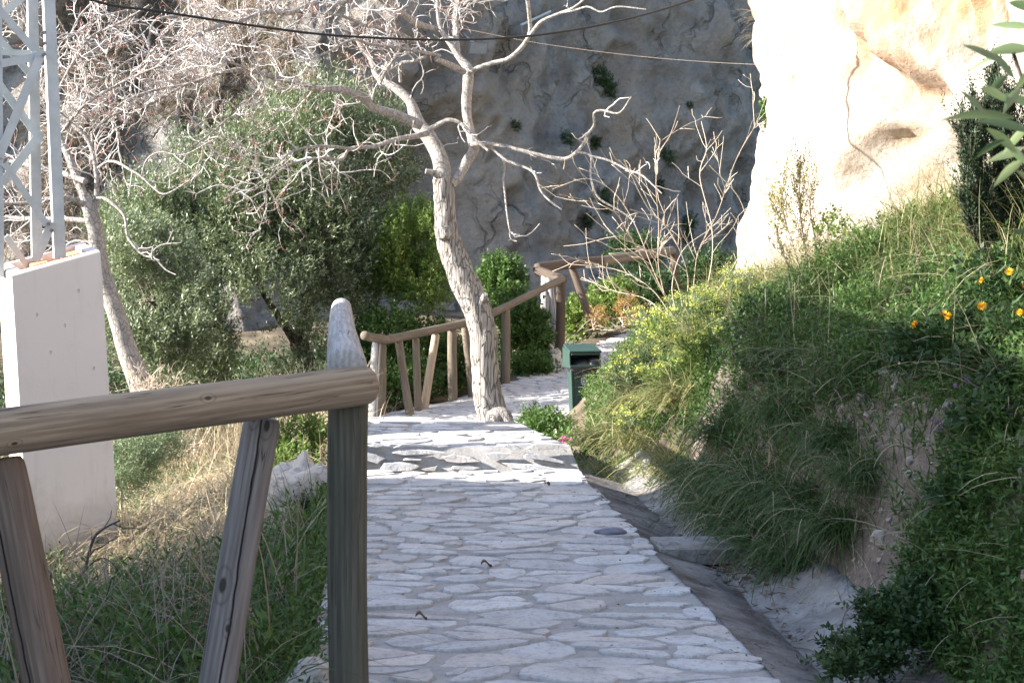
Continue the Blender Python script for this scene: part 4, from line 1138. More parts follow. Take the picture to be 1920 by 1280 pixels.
bush('green_shrub', 'bright yellow-green shrub left of the bare trunk behind the railing', 'shrub',
     [lobe(770, 470, 23.4, 75, 70), lobe(740, 520, 23.6, 60, 50), lobe(800, 540, 23.2, 50, 45), lobe(775, 420, 23.8, 45, 40)], 3000, 'bright_leaf', .05, .022, 14, stem=16, stem_mat='rust_leaf')
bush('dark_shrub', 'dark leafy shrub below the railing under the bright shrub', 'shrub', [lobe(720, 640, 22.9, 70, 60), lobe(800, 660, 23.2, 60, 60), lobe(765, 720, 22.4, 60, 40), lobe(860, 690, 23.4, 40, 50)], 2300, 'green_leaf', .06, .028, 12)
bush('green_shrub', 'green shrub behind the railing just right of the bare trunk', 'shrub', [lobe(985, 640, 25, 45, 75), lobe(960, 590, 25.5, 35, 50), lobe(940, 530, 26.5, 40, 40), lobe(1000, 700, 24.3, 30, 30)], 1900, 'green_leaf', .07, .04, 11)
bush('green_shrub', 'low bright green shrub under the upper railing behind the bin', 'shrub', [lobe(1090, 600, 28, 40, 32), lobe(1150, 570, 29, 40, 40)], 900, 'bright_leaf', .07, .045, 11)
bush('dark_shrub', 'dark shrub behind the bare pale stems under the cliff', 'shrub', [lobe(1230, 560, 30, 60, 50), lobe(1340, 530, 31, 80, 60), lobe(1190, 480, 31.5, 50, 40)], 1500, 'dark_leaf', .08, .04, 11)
bush('green_shrub', 'green bush beside the dark post in front of the left dry weeds', 'shrub', [lobe(570, 850, 10.6, 42, 60), lobe(590, 900, 10.3, 30, 40), lobe(545, 890, 10.4, 30, 40)], 620, 'bright_leaf', .045, .012, 14, slen=(.08, .2))
bush('wormwood', 'feathery grey-green wormwood at the foot of the white plinth', 'plant', [lobe(240, 870, 11.6, 60, 45), lobe(300, 850, 11.9, 40, 40), lobe(220, 910, 11.3, 40, 30)], 900, 'silver_leaf', .028, .008, 18, slen=(.08, .2))
bush('dark_shrub', 'small dark scrub growing against the white boulder', 'shrub', [lobe(592, 985, 9.0, 26, 55), lobe(600, 1030, 8.8, 24, 30)], 260, 'dark_leaf', .03, .01, 12, slen=(.06, .14), stem_mat='dead_stem')

# dry brush on the sunlit slope behind the bare trees
g = Geo()
nb = 16000
pxs = rng.uniform(60, 560, nb); pys = rng.uniform(-60, 560, nb)
keep = (pys < 330 + rng.normal(0, 60, nb)) | (pxs < 230)
pxs, pys = pxs[keep], pys[keep]
zz = 1.43 - (pys - 447) / F * 34; xx = (pxs - 960) / F * 34.5
# find the slope surface near each point
Vf = Vc[:, :, :].reshape(-1, 3); sel = (np.abs(Vf[:, 0] + 7) < 6.5) & (Vf[:, 2] > -1.5) & (Vf[:, 2] < 8)
Vf = Vf[sel]
gi = np.round((Vf[:, 0] + 14) / .12).astype(int) * 1000 + np.round((Vf[:, 2] + 3) / .12).astype(int)
look = dict(zip(gi.tolist(), Vf[:, 1].tolist()))
pts = []
for a, c in zip(xx, zz):
    k = int(round((a + 14) / .12)) * 1000 + int(round((c + 3) / .12))
    y = look.get(k)
    if y is not None: pts.append((a, y + .05, c))
pts = np.array(pts)
n_ = fbm(pts * .9, 3); pts = pts[n_ > -0.35]
D_ = np.stack([rng.normal(0, .45, len(pts)), -np.abs(rng.normal(.45, .3, len(pts))), rng.uniform(.2, 1, len(pts))], -1)
blades(g, pts, D_, rng.uniform(.3, .85, len(pts)), rng.uniform(.012, .026, len(pts)), 1.3, 4)
tag(g.build('dry_brush', M['dry_brush']), 'tan dry brush hanging over the sunlit slope behind the bare branches', 'brush', kind='stuff')

# green tufts on the grey cliff
gp = thing('cliff_plant', (0, 0, 0), 'small dark green tuft rooted in the shaded grey cliff', 'plant', 'tufts on the grey cliff')
g = Geo(); P_, d_ = in_lobes([((0, 0, 0), (.28, .2, .35)), ((.12, 0, -.3), (.2, .16, .25)), ((-.25, 0, .2), (.12, .1, .16))], 120, .0)
sprigs(g, P_, d_ + [0, -.3, .2], .16, 10, .085, .035, .8); g.build('leaves', M['dark_leaf'], gp)
def cliff_at(px, py):
    r0 = W(px, py, 30); d = unit(r0 - CAM)
    rel = Vc.reshape(-1, 3) - CAM
    t_ = rel @ d; off = np.linalg.norm(rel - t_[:, None] * d, axis=1)
    return Vc.reshape(-1, 3)[np.argmin(off + (t_ < 20) * 1e3)]
first = True
for (px, py, s) in ((1125, 140, .8), (1140, 165, .7), (965, 232, .45), (1065, 257, .55), (1120, 262, .5), (1125, 370, .7), (1105, 410, .8), (1240, 345, .45), (1290, 195, .35), (1250, 290, .4), (1290, 420, .7)):
    p = cliff_at(px, py) + np.array([.0, -.1, 0])
    if first: gp.location = tuple(p); gp.scale = (s, s, s); first = False
    else:
        r_ = place_copy(gp, p, rng.uniform(-.6, .6), s, gp['label'], gp['group']); r_.scale = (s * rng.uniform(.5, 1.3), s, s * rng.uniform(.5, 1.4)); r_.rotation_euler = (0, rng.uniform(-.8, .8), rng.uniform(0, 1))
iv = bush('climbing_ivy', 'green ivy strip hanging on the left edge of the sunlit rock', 'plant', [lobe(1440, 205, 16.3, 7, 26), lobe(1450, 255, 16.4, 9, 30), lobe(1448, 310, 16.3, 7, 26), lobe(1440, 215, 16.25, 10, 18)], 130, 'green_leaf', .045, .03, 9, slen=(.04, .12), thr=-1)
g = Geo(); 
rt = thing('dry_grass_tuft', W(1424, 40, 16), 'dry straw tuft overhanging the upper left edge of the sunlit rock', 'grass')
for (px, py) in ((1426, 28), (1428, 70)):
    c = W(px, py, 16.1); n_ = 16
    blades(g, np.repeat(c[None], n_, 0) + rng.normal(0, .03, (n_, 3)), np.stack([-np.abs(rng.normal(1, .3, n_)), rng.normal(0, .3, n_), rng.normal(.25, .3, n_)], -1), rng.uniform(.2, .34, n_), .005, .8, 5)
g.build('blades', M['straw'], rt)

# floodlights fixed on the grey cliff
def flood(px, py, s, rz, label):
    p = cliff_at(px, py) + np.array([-.2, -.55, 0])
    t = thing('floodlight', p, label, 'floodlight')
    g = Geo(); v = np.array([(-.5, -.1, -.3), (.5, -.1, -.3), (.5, -.1, .3), (-.5, -.1, .3), (-.36, .22, -.2), (.36, .22, -.2), (.36, .22, .2), (-.36, .22, .2)]) * s
    g.add(v + p, [(0, 1, 2, 3), (4, 7, 6, 5), (0, 4, 5, 1), (1, 5, 6, 2), (2, 6, 7, 3), (3, 7, 4, 0)]); g.build('housing', M['slate'], t, False)
    g = Geo(); v = np.array([(-.44, -.112, -.25), (.44, -.112, -.25), (.44, -.112, .25), (-.44, -.112, .25)]) * s
    v2 = v + np.array([0, .008, 0]) * s; g.add(np.vstack([v, v2]) + p, [(0, 1, 2, 3), (0, 4, 5, 1), (1, 5, 6, 2), (2, 6, 7, 3), (3, 7, 4, 0)]); g.build('glass', M['lamp_glass'], t, False)
    g = Geo(); tubes(g, np.array([[p + [0, .2 * s, 0], p + [0, .5 * s, .05], p + [.1, 1.2, .1]]]), np.full((1, 3), .03), 6); g.build('bracket', M['sign_metal'], t, False)
    t.rotation_euler = (0.35, 0, rz)
flood(912, 95, .44, 0.5, 'pale-faced floodlight on the grey cliff behind the upright limb')
flood(985, 58, .36, -0.7, 'dark floodlight seen from its side higher on the grey cliff')

# ------------------------------------------------------------------ litter bin
BD = 19.7
bp0 = W(1090, 781, BD); bx, by, bz = bp0
bn = thing('litter_bin', bp0, 'green plastic litter bin with hood and black bag at the path edge', 'bin')
bt = math.radians(12); ex = np.array([math.cos(bt), math.sin(bt), 0]); ey = np.array([-math.sin(bt), math.cos(bt), 0]); ez = np.array([0, 0, 1.0])
def B(x, y, z): return bp0 + (ex * x + ey * y + ez * z) * 0.92
def rounded_ring(wx, wy, r, z, cx=0, cy=0, n=5):
    pts = []
    for (sx, sy, a0) in ((1, -1, -math.pi / 2), (1, 1, 0), (-1, 1, math.pi / 2), (-1, -1, math.pi)):
        for k in range(n):
            a = a0 + math.pi / 2 * k / (n - 1)
            pts.append(B(cx + sx * (wx - r) + r * math.cos(a), cy + sy * (wy - r) + r * math.sin(a), z))
    return pts
def loft(g, rings, cap0=True, cap1=True, mi=0):
    n_ = len(rings[0]); v = np.vstack(rings); fs = []
    k = np.arange(n_); k2 = (k + 1) % n_
    for r in range(len(rings) - 1): g.add(np.vstack([rings[r], rings[r + 1]]), np.stack([k, k2, n_ + k2, n_ + k], -1), mi)
    for on, rr, rev in ((cap0, rings[0], True), (cap1, rings[-1], False)):
        if on:
            c = np.mean(rr, axis=0); t = np.stack([k, k2, np.full(n_, n_)], -1)
            g.add(np.vstack([rr, c]), t[:, ::-1] if rev else t, mi)
g = Geo()
loft(g, [rounded_ring(.135, .13, .05, .02), rounded_ring(.14, .135, .05, .04), rounded_ring(.155, .15, .05, .40), rounded_ring(.17, .165, .05, .64), rounded_ring(.18, .175, .05, .645), rounded_ring(.18, .175, .05, .67), rounded_ring(.16, .155, .04, .67), rounded_ring(.155, .15, .04, .60)], True, True)
g.build('body', M['bin_green'], bn)
g = Geo()      # raised strip on the lit corner and back rib
loft(g, [rounded_ring(.022, .03, .01, .05, -.135, -.105), rounded_ring(.022, .03, .01, .64, -.165, -.135)])
loft(g, [rounded_ring(.022, .03, .01, .05, .135, -.105), rounded_ring(.022, .03, .01, .64, .165, -.135)])
g.build('corner_rib', M['bin_green'], bn)
# hood: side cheeks, back and sloping roof with an opening to the front
g = Geo()
def slab(g, quad_, th_):
    q = np.array(quad_); nn_ = unit(np.cross(q[1] - q[0], q[3] - q[0])) * th_
    v = np.vstack([q, q + nn_]); g.add(v, [(0, 3, 2, 1), (4, 5, 6, 7), (0, 1, 5, 4), (1, 2, 6, 5), (2, 3, 7, 6), (3, 0, 4, 7)])
hw = .215
slab(g, [B(-hw, -.20, .66), B(-hw, .19, .66), B(-hw, .19, .92), B(-hw, -.17, .865)], .022)
slab(g, [B(hw, .19, .66), B(hw, -.20, .66), B(hw, -.17, .865), B(hw, .19, .92)], .022)
slab(g, [B(-hw, .19, .66), B(hw, .19, .66), B(hw, .19, .92), B(-hw, .19, .92)], .02)
slab(g, [B(-hw - .004, -.215, .856), B(hw + .004, -.215, .856), B(hw * .93, .20, .925), B(-hw * .93, .20, .925)], .03)
slab(g, [B(-hw + .02, -.20, .835), B(hw - .02, -.20, .835), B(hw - .02, -.205, .857), B(-hw + .02, -.205, .857)], .02)
slab(g, [B(-hw, -.206, .655), B(hw, -.206, .655), B(hw, -.2, .70), B(-hw, -.2, .70)], .02)
o = g.build('hood', M['bin_green'], bn, False)
mb = o.modifiers.new('bevel', 'BEVEL'); mb.width = 0.008; mb.segments = 2
g = Geo()      # black liner bag folded over the rim
an = np.linspace(0, 2 * math.pi, 29)[:-1]; rings = []
for (rx, ry, z) in ((.10, .09, .60), (.165, .155, .66), (.19, .185, .69), (.20, .20, .665), (.198, .198, .625), (.192, .192, .585)):
    rr = []
    for a in an:
        w_ = 1 + .05 * math.sin(7 * a + z * 20) + .035 * math.sin(13 * a)
        lo_ = .035 * math.sin(a * 2 + 1) if z < .6 else 0
        c_, s__ = math.cos(a), math.sin(a)
        sq = 1 / max(abs(c_), abs(s__)) ** .6
        rr.append(B(rx * w_ * c_ * sq + .012, ry * w_ * s__ * sq - .015, z + lo_ + .03 * math.sin(5 * a) * (z < .66)))
    rings.append(np.array(rr))
loft(g, rings, True, False)
o = g.build('liner_bag', M['bag'], bn)
def lump(g, c, r, seed, n=18, m=12, amp=.22, flat=1.0):
    a = np.arange(n) * 2 * math.pi / n; b = np.linspace(-math.pi / 2, math.pi / 2, m)
    A_, B_ = np.meshgrid(a, b); d = np.stack([np.cos(B_) * np.cos(A_), np.cos(B_) * np.sin(A_), np.sin(B_)], -1)
    k = 1 + amp * fbm(d * 1.6 + seed, 4)
    r = np.broadcast_to(np.asarray(r, float), (3,))
    V = np.asarray(c) + d * k[..., None] * r
    idx = np.arange(n * m).reshape(m, n); i2 = np.roll(idx, -1, 1)
    g.add(V, np.stack([idx[:-1], i2[:-1], i2[1:], idx[1:]], -1).reshape(-1, 4))
g = Geo(); lump(g, B(.02, -.05, .70), (.15, .12, .07), 3.3); lump(g, B(.13, -.15, .71), (.085, .06, .08), 9.1); g.build('rubbish_bag', M['bag'], bn)
g = Geo()      # small white coat of arms on the front
yb = -.158 - .006
def quadf(x0, z0, x1, z1, dy=0.0):
    f_ = lambda z: -(.150 + (z - .40) / .24 * .015) - .006 - dy
    g.add([B(x0, f_(z0), z0), B(x1, f_(z0), z0), B(x1, f_(z1), z1), B(x0, f_(z1), z1), B(x0, f_(z0) + .004, z0), B(x1, f_(z0) + .004, z0), B(x1, f_(z1) + .004, z1), B(x0, f_(z1) + .004, z1)], [(0, 1, 2, 3), (0, 4, 5, 1), (1, 5, 6, 2), (2, 6, 7, 3), (3, 7, 4, 0)])
cx_ = -.01
quadf(cx_ - .036, .455, cx_ - .028, .515); quadf(cx_ + .028, .455, cx_ + .036, .515); quadf(cx_ - .028, .507, cx_ + .028, .515); quadf(cx_ - .028, .452, cx_ + .028, .460)
quadf(cx_ - .016, .468, cx_ + .016, .499); quadf(cx_ - .022, .436, cx_ + .022, .450)
for k in range(5): quadf(cx_ - .032 + k * .014, .519, cx_ - .024 + k * .014, .535 + .006 * (k % 2))
quadf(cx_ - .075, .405, cx_ + .075, .413)
g.build('emblem', M['white_print'], bn, False)
g = Geo(); loft(g, [rounded_ring(.12, .11, .04, -.06), rounded_ring(.12, .11, .04, .02)]); g.build('foot', M['sign_metal'], bn)

# ------------------------------------------------------------------ stones
def boulder(name, px, py, Y, r, label, seed, mat='white_rock'):
    c = W(px, py, Y); t = Geo(); lump(t, c, r, seed, 48, 32, .34)
    o = t.build(name, M[mat]); return tag(o, label, 'rock')
boulder('boulder', 566, 985, 9.45, (.29, .3, .38), 'white sunlit boulder beside the left edge of the path behind the post', 4.2)
boulder('boulder', 640, 1010, 8.6, (.12, .2, .2), 'pale boulder half hidden behind the dark foreground post', 8.9)
boulder('boulder', 598, 1290, 5.15, (.10, .12, .08), 'low pale rock at the foot of the dark foreground post', 2.7)
boulder('boulder', 602, 1165, 6.6, (.09, .12, .07), 'small white rock in the grass left of the dark post', 12.1)
boulder('boulder', 545, 1075, 8.6, (.13, .16, .12), 'flat grey-white rock low in the grass below the sunlit boulder', 15.3)
boulder('boulder', 1035, 690, 25.0, (.14, .2, .28), 'white block at the base of the far grey fence posts', 6.1)
# slab lying over the drain
sp = thing('stone_slab', (xr(7.55) + .26, 7.55, .02), 'flat concrete slab bridging the drain beside the grass tufts', 'slab')
g = Geo(); Vq = []
x0 = xr(7.55) + 0.03
ring = [(x0 + .00, 7.36), (x0 + .30, 7.34), (x0 + .50, 7.40), (x0 + .53, 7.62), (x0 + .25, 7.70), (x0 - .02, 7.66)]
v = [(a, b, -.055) for a, b in ring] + [(a, b, .010 + .004 * (i % 2)) for i, (a, b) in enumerate(ring)]
k = np.arange(6); k2 = (k + 1) % 6
g.add(v, np.stack([k, k2, 6 + k2, 6 + k], -1)); g.add(v[6:], [(0, 1, 2, 3), (0, 3, 4, 5)])
o = g.build('slab', M['concrete'], sp, False); mb = o.modifiers.new('bevel', 'BEVEL'); mb.width = .01; mb.segments = 2
# pebbles stuck in the cut bank
g = Geo(); lump(g, (0, 0, 0), (.03, .022, .026), 1.3, 14, 10, .75)
pb = tag(link('pebble', g.mesh('pebble'), M['pebble']), 'pale pebble stuck in the cut earth bank', 'stone', 'pebbles in the earth bank')
places = [(rng.uniform(4.8, 8.0), rng.uniform(.60, 1.15)) for _ in range(170)]
for i, (y, u) in enumerate(places):
    o = pb if i == 0 else pb.copy()
    if i: COL.objects.link(o)
    x = float(xr(y) + u); s = float(rng.choice([.35, .5, .7, 1.0, 1.35], p=[.42, .32, .17, .07, .02]))
    o.location = (x - .004, y, float(H(x, y)) + .002); o.rotation_euler = tuple(rng.uniform(0, 6, 3)); o.scale = (s, s, s)
# things lying on the paving
c_ = W(1146, 1010, 7.72); c_[2] = .022
g = Geo(); lump(g, c_, (.07, .045, .02), 5.5, 20, 12, .25)
tag(g.build('slate_chip', M['slate']), 'dark grey slate chip lying on the paving near the drain', 'stone')
def litter(px, py, L, rot, label, mat='brown_leaf'):
    y = 1.40 * F / (py - 447) if py > 885 else 10.3
    c = W(px, py, y); c[2] = (0.0 if y < 9.9 else .15) + .022
    L = L * .55; g = Geo(); n_ = 9; t_ = np.linspace(0, 1, n_); wd = np.sin(t_ * math.pi) ** .7 * L * .22
    d = np.array([math.cos(rot), math.sin(rot), 0]); s_ = np.array([-d[1], d[0], 0]); z = .012 * np.sin(t_ * 5)
    a = c + d * (t_ - .5)[:, None] * L + s_ * wd[:, None] + np.array([0, 0, 1]) * (z + .012)[:, None]
    b = c + d * (t_ - .5)[:, None] * L - s_ * wd[:, None] + np.array([0, 0, 1]) * (z + .010)[:, None]
    m_ = c + d * (t_ - .5)[:, None] * L + np.array([0, 0, 1]) * z[:, None]
    v = np.vstack([a, m_, b]); k = np.arange(n_ - 1)
    g.add(v, np.vstack([np.stack([k, k + n_, k + n_ + 1, k + 1], -1), np.stack([k + n_, k + 2 * n_, k + 2 * n_ + 1, k + n_ + 1], -1)]))
    tag(g.build('fallen_leaf', M[mat]), label, 'leaf')
litter(790, 1160, .08, .1, 'brown fallen leaf lying on the paving right of the dark post')
litter(1026, 908, .12, 1.1, 'curled dry leaf on the sunlit strip near the right edge')
litter(912, 1060, .09, .3, 'small brown leaf in the middle of the shaded paving')

g = Geo(); n_ = 420
yq = np.concatenate([rng.normal(7.25, .22, 260), rng.uniform(4.8, 9.5, n_ - 260)]); uq = rng.normal(.30, .07, n_); uq[:260] += .06
xq = xr(yq) + uq; zq = np.interp(uq, cu_, cz_) + .028 + rng.uniform(0, .03, n_) * (np.arange(n_) < 260)
leaves(g, np.stack([xq, yq, zq], -1), rng.normal(0, 1, (n_, 3)) * [1, 1, .25], rng.uniform(.02, .06, n_), rng.uniform(.006, .02, n_))
P_ = np.stack([xq, yq, zq], -1)[::6]; D_ = unit(rng.normal(0, 1, P_.shape) * [1, 1, .15]) * rng.uniform(.05, .16, (len(P_), 1))
tubes(g, np.stack([P_ - D_ / 2, P_ + [0, 0, .01], P_ + D_ / 2], 1), np.full((len(P_), 3), .0022), 3)
y_ = rng.uniform(4.6, 9.6, 260); x_ = np.where(rng.random(260) < .5, xr(y_) - np.abs(rng.normal(0, .12, 260)), xl(y_) + rng.random(260) * (xr(y_) - xl(y_)))
leaves(g, np.stack([x_, y_, np.full(260, .016)], -1), rng.normal(0, 1, (260, 3)) * [1, 1, .12], rng.uniform(.008, .026, 260), rng.uniform(.003, .009, 260))
tag(g.build('leaf_litter', M['brown_leaf']), 'brown leaf litter and bits of twig in the drain and on the paving', 'litter', kind='stuff')

# ------------------------------------------------------------------ grass and ground cover on the right bank
def scatter(n, ylo, yhi, ulo, uhi, side=1, yp=1.0):
    y = ylo + (yhi - ylo) * rng.random(n) ** yp; u = rng.uniform(ulo, uhi, n)
    x = (xr(y) + u) if side > 0 else (xl(y) - u)
    return np.stack([x, y, H(x, y)], -1), u
def visible(P, m=60):
    """keep what lies in or near the view"""
    r = P - CAM; px = 960 + F * r[:, 0] / np.maximum(r[:, 1], .3)
    return (px > -m) & (px < 1920 + m)
def rnd_up(n, lean=.5, bias=(0, 0, 1.0)):
    return np.asarray(bias) + rng.normal(0, lean, (n, 3)) * [1, 1, .2]
# feathery low cover
g = Geo()
P_, u = scatter(19000, 4.4, 13, .66, 3.6)
k = visible(P_) & (fbm(P_ * 2.1, 3) > -.15 - .5 * (u > 1.05)) ; P_ = P_[k]; u = u[k]
k = (u > .95) | (P_[:, 1] > 7.3) | (rng.random(len(u)) < .35); P_ = P_[k]
sprigs(g, P_, rnd_up(len(P_), .5, (-.25, 0, 1)), rng.uniform(.05, .20, len(P_)), 13, .036, .012, .8)
P_, u = scatter(5200, 9.5, 18.5, .18, 2.8); k = visible(P_); r_ = P_ - CAM; qx = 960 + F * r_[:, 0] / r_[:, 1]; k &= ~((qx > 1035) & (qx < 1100) & (P_[:, 1] > 11.5)); P_ = P_[k]; u = u[k]; lowk = np.clip(u, .25, 1)
sprigs(g, P_, rnd_up(len(P_), .4), rng.uniform(.08, .22, len(P_)) * lowk, 14, .045, .013, .7)
P_, u = scatter(9500, 4.3, 8.0, .72, 2.2); r_ = P_ - CAM; qx = 960 + F * r_[:, 0] / r_[:, 1]
P_ = P_[(qx > 1790 + 80 * vnoise(P_ * 3)) & (qx < 1990) & (fbm(P_ * 3.3, 3) > -.08)]
sprigs(g, P_, rnd_up(len(P_), .5, (-.35, -.2, .9)), rng.uniform(.04, .20, len(P_)), 12, .027, .0095, .85)
P_, u = scatter(3800, 4.2, 5.9, .55, .95); r_ = P_ - CAM; qx = 960 + F * r_[:, 0] / r_[:, 1]
P_ = P_[(qx > 1700 + 60 * vnoise(P_ * 4)) & (qx < 1990) & (fbm(P_ * 4, 3) > -.3)]
sprigs(g, P_, rnd_up(len(P_), .5, (-.45, -.3, .7)), rng.uniform(.04, .15, len(P_)), 12, .03, .011, .85)
tag(g.build('ground_cover', M['green_leaf']), 'feathery low green ground cover on the right bank', 'ground cover', kind='stuff')
g = Geo()
P_, u = scatter(30000, 4.4, 13, .70, 3.8); P_ = P_[visible(P_)]
k = fbm(P_ * 1.6 + 9, 3) > -.1; P_ = P_[k]
blades(g, P_, rnd_up(len(P_), .55, (-.3, -.1, 1)), rng.uniform(.08, .26, len(P_)), rng.uniform(.003, .007, len(P_)), .9, 4)
tag(g.build('grass', M['grass_green']), 'short green grass growing through the right bank', 'grass', kind='stuff')
g = Geo()
P_, u = scatter(27000, 6.5, 14.5, 1.2, 4.0); k = visible(P_) & (rng.random(len(P_)) < sstep(1.2, 2.4, u)); P_ = P_[k]
blades(g, P_, rnd_up(len(P_), .4, (-.15, 0, 1)), rng.uniform(.2, .6, len(P_)), rng.uniform(.003, .006, len(P_)), .8, 5)
tag(g.build('dry_grass', M['grass_olive']), 'tall yellowing grass along the top of the right bank', 'grass', kind='stuff')
g = Geo()
P_, u = scatter(4200, 5, 15, .9, 3.8); k = visible(P_); P_ = P_[k]
blades(g, P_, rnd_up(len(P_), .9, (-.2, 0, .8)), rng.uniform(.2, .55, len(P_)), rng.uniform(.002, .005, len(P_)), .7, 5)
P_, u = scatter(900, 4.3, 7.0, .5, 1.5); P_ = P_[visible(P_)]
blades(g, P_, rnd_up(len(P_), 1.0, (-.3, -.2, .6)), rng.uniform(.12, .35, len(P_)), rng.uniform(.002, .0045, len(P_)), .6, 5)
tag(g.build('straw', M['straw']), 'scattered straw stalks across the right bank', 'straw', kind='stuff')

# long dark grass tufts hanging over the drain
tu = thing('grass_tuft', (0, 0, 0), 'long dark green grass tuft hanging from the bank over the drain', 'grass tuft', 'grass tufts hanging over the drain')
g = Geo(); n_ = 620
b0 = rng.normal(0, 1, (n_, 3)) * [.10, .13, .03]
blades(g, b0, np.stack([rng.normal(-.35, .6, n_), rng.normal(-.05, .7, n_), rng.uniform(.2, 1.1, n_)], -1), rng.uniform(.2, .5, n_), rng.uniform(.004, .0085, n_), 1.9, 6)
g.build('blades', M['grass_dark'], tu)
g = Geo(); n_ = 75
blades(g, rng.normal(0, 1, (n_, 3)) * [.10, .13, .03], np.stack([rng.normal(-.35, .5, n_), rng.normal(0, .6, n_), rng.uniform(.3, 1.1, n_)], -1), rng.uniform(.2, .55, n_), rng.uniform(.002, .005, n_), 1.1, 6)
g.build('dry_blades', M['straw'], tu)
first = True
for (y, u, s) in ((6.7, .66, .8), (7.0, .58, .85), (7.25, .66, .9), (7.5, .58, .9), (7.75, .66, .95), (8.05, .57, .95), (8.3, .66, .95), (8.65, .58, .9), (8.9, .70, .9), (9.2, .6, .8), (7.1, .76, .75), (7.9, .78, .8), (6.6, .72, .6)):
    p = np.array([float(xr(y) + u), y, 0]); p[2] = float(H(p[0], p[1])) - .01
    if first: tu.location = tuple(p); tu.scale = (s,) * 3; first = False
    else: place_copy(tu, p, rng.uniform(-.7, .7), s, tu['label'], tu['group'])
tm = thing('grass_tuft', (0, 0, 0), 'bushy green grass tuft with dead blades higher on the shaded bank', 'grass tuft', 'bushy grass tufts higher on the shaded bank')
g = Geo(); n_ = 330
blades(g, rng.normal(0, 1, (n_, 3)) * [.13, .13, .02], np.stack([rng.normal(-.15, .7, n_), rng.normal(-.1, .7, n_), rng.uniform(.5, 1.2, n_)], -1), rng.uniform(.12, .42, n_), rng.uniform(.003, .009, n_), rng.uniform(.5, 1.6), 5)
g.build('blades', M['grass_dark'], tm)
g = Geo(); n_ = 90
blades(g, rng.normal(0, 1, (n_, 3)) * [.14, .14, .02], np.stack([rng.normal(-.1, .8, n_), rng.normal(0, .8, n_), rng.uniform(.2, 1.1, n_)], -1), rng.uniform(.15, .5, n_), rng.uniform(.002, .006, n_), .8, 5)
g.build('dry_blades', M['dry_brush'], tm)
g = Geo(); P_, d_ = in_lobes([((0, 0, .08), (.16, .16, .12))], 70, .1); sprigs(g, P_, d_ * .4 + [-.2, -.2, .8], .12, 9, .035, .014, .9); g.build('leaves', M['green_leaf'], tm)
first = True
for (y, u, s) in ((7.3, .92, .9), (7.7, 1.0, .95), (8.2, .98, 1.0), (8.7, .92, 1.0), (9.1, 1.05, .9), (8.5, 1.25, .8), (7.5, 1.2, .75), (9.3, 1.35, .9), (8.0, 1.5, .8), (8.9, 1.65, .8), (9.6, 1.1, .8)):
    p = np.array([float(xr(y) + u), y, 0]); p[2] = float(H(p[0], p[1])) - .01
    if first: tm.location = tuple(p); first = False
    else: place_copy(tm, p, rng.uniform(0, 6), s, tm['label'], tm['group'])
# sunlit lighter tufts further along
tl = thing('grass_tuft', (0, 0, 0), 'sunlit light green grass tuft at the path edge before the flowering spurge', 'grass tuft', 'sunlit grass tufts at the path edge')
g = Geo(); n_ = 420
blades(g, rng.normal(0, 1, (n_, 3)) * [.09, .09, .02], np.stack([rng.normal(-.3, .5, n_), rng.normal(-.1, .5, n_), rng.uniform(.6, 1.1, n_)], -1), rng.uniform(.2, .42, n_), rng.uniform(.004, .008, n_), 1.2, 5)
g.build('blades', M['grass_olive'], tl)
first = True
for (y, u, s) in ((9.7, .55, 1.0), (10.1, .75, 1.1), (10.5, .62, 1.0), (11.0, .8, 1.1), (11.4, .6, .9), (10.3, 1.0, 1.0), (10.25, .38, .9), (10.6, .3, .7), (10.0, .36, .6)):
    p = np.array([float(xr(y) + u), y, 0]); p[2] = float(H(p[0], p[1]))
    if first: tl.location = tuple(p); first = False
    else: place_copy(tl, p, rng.uniform(-.7, .7), s, tl['label'], tl['group'])

# leafy weeds
wd = thing('leafy_weed', (0, 0, 0), 'broad-leaved dark green weed on the shaded bank', 'weed', 'leafy weeds on the shaded bank')
g = Geo(); P_, d_ = in_lobes([((0, 0, .06), (.13, .13, .09))], 80, .1)
sprigs(g, P_, d_ + [-.3, -.3, .5], .07, 5, .042, .022, .9); g.build('leaves', M['dark_leaf'], wd)
g = Geo(); st_ = np.array([[(0, 0, -.03), q * .5, q] for q in P_[:14]]); tubes(g, st_, np.full((14, 3), .0025), 4); g.build('stems', M['green_leaf'], wd)
first = True
for k in range(44):
    y = 4.7 + rng.random() * 5; u = rng.choice([rng.uniform(.72, 1.0), rng.uniform(.95, 2.4)], p=[.25, .75])
    if k < 20: y, u = rng.uniform(4.5, 6.4), rng.uniform(.95, 1.45)
    p = np.array([float(xr(y) + u), y, 0]); p[2] = float(H(p[0], p[1]))
    if not visible(p[None], 0)[0]: continue
    s = rng.uniform(.6, 1.25)
    if first: wd.location = tuple(p); first = False
    else: place_copy(wd, p, rng.uniform(0, 6), s, wd['label'], wd['group'])
def pbank(px, py, d=None):
    ds_ = np.arange(3.5, 34, .02); q = np.array([W(px, py, k) for k in ds_[::5]])
    below = q[:, 2] < H(q[:, 0], q[:, 1]); i = int(np.argmax(below)) if below.any() else 0
    p = q[i]; p[2] = float(H(p[0], p[1])); return p
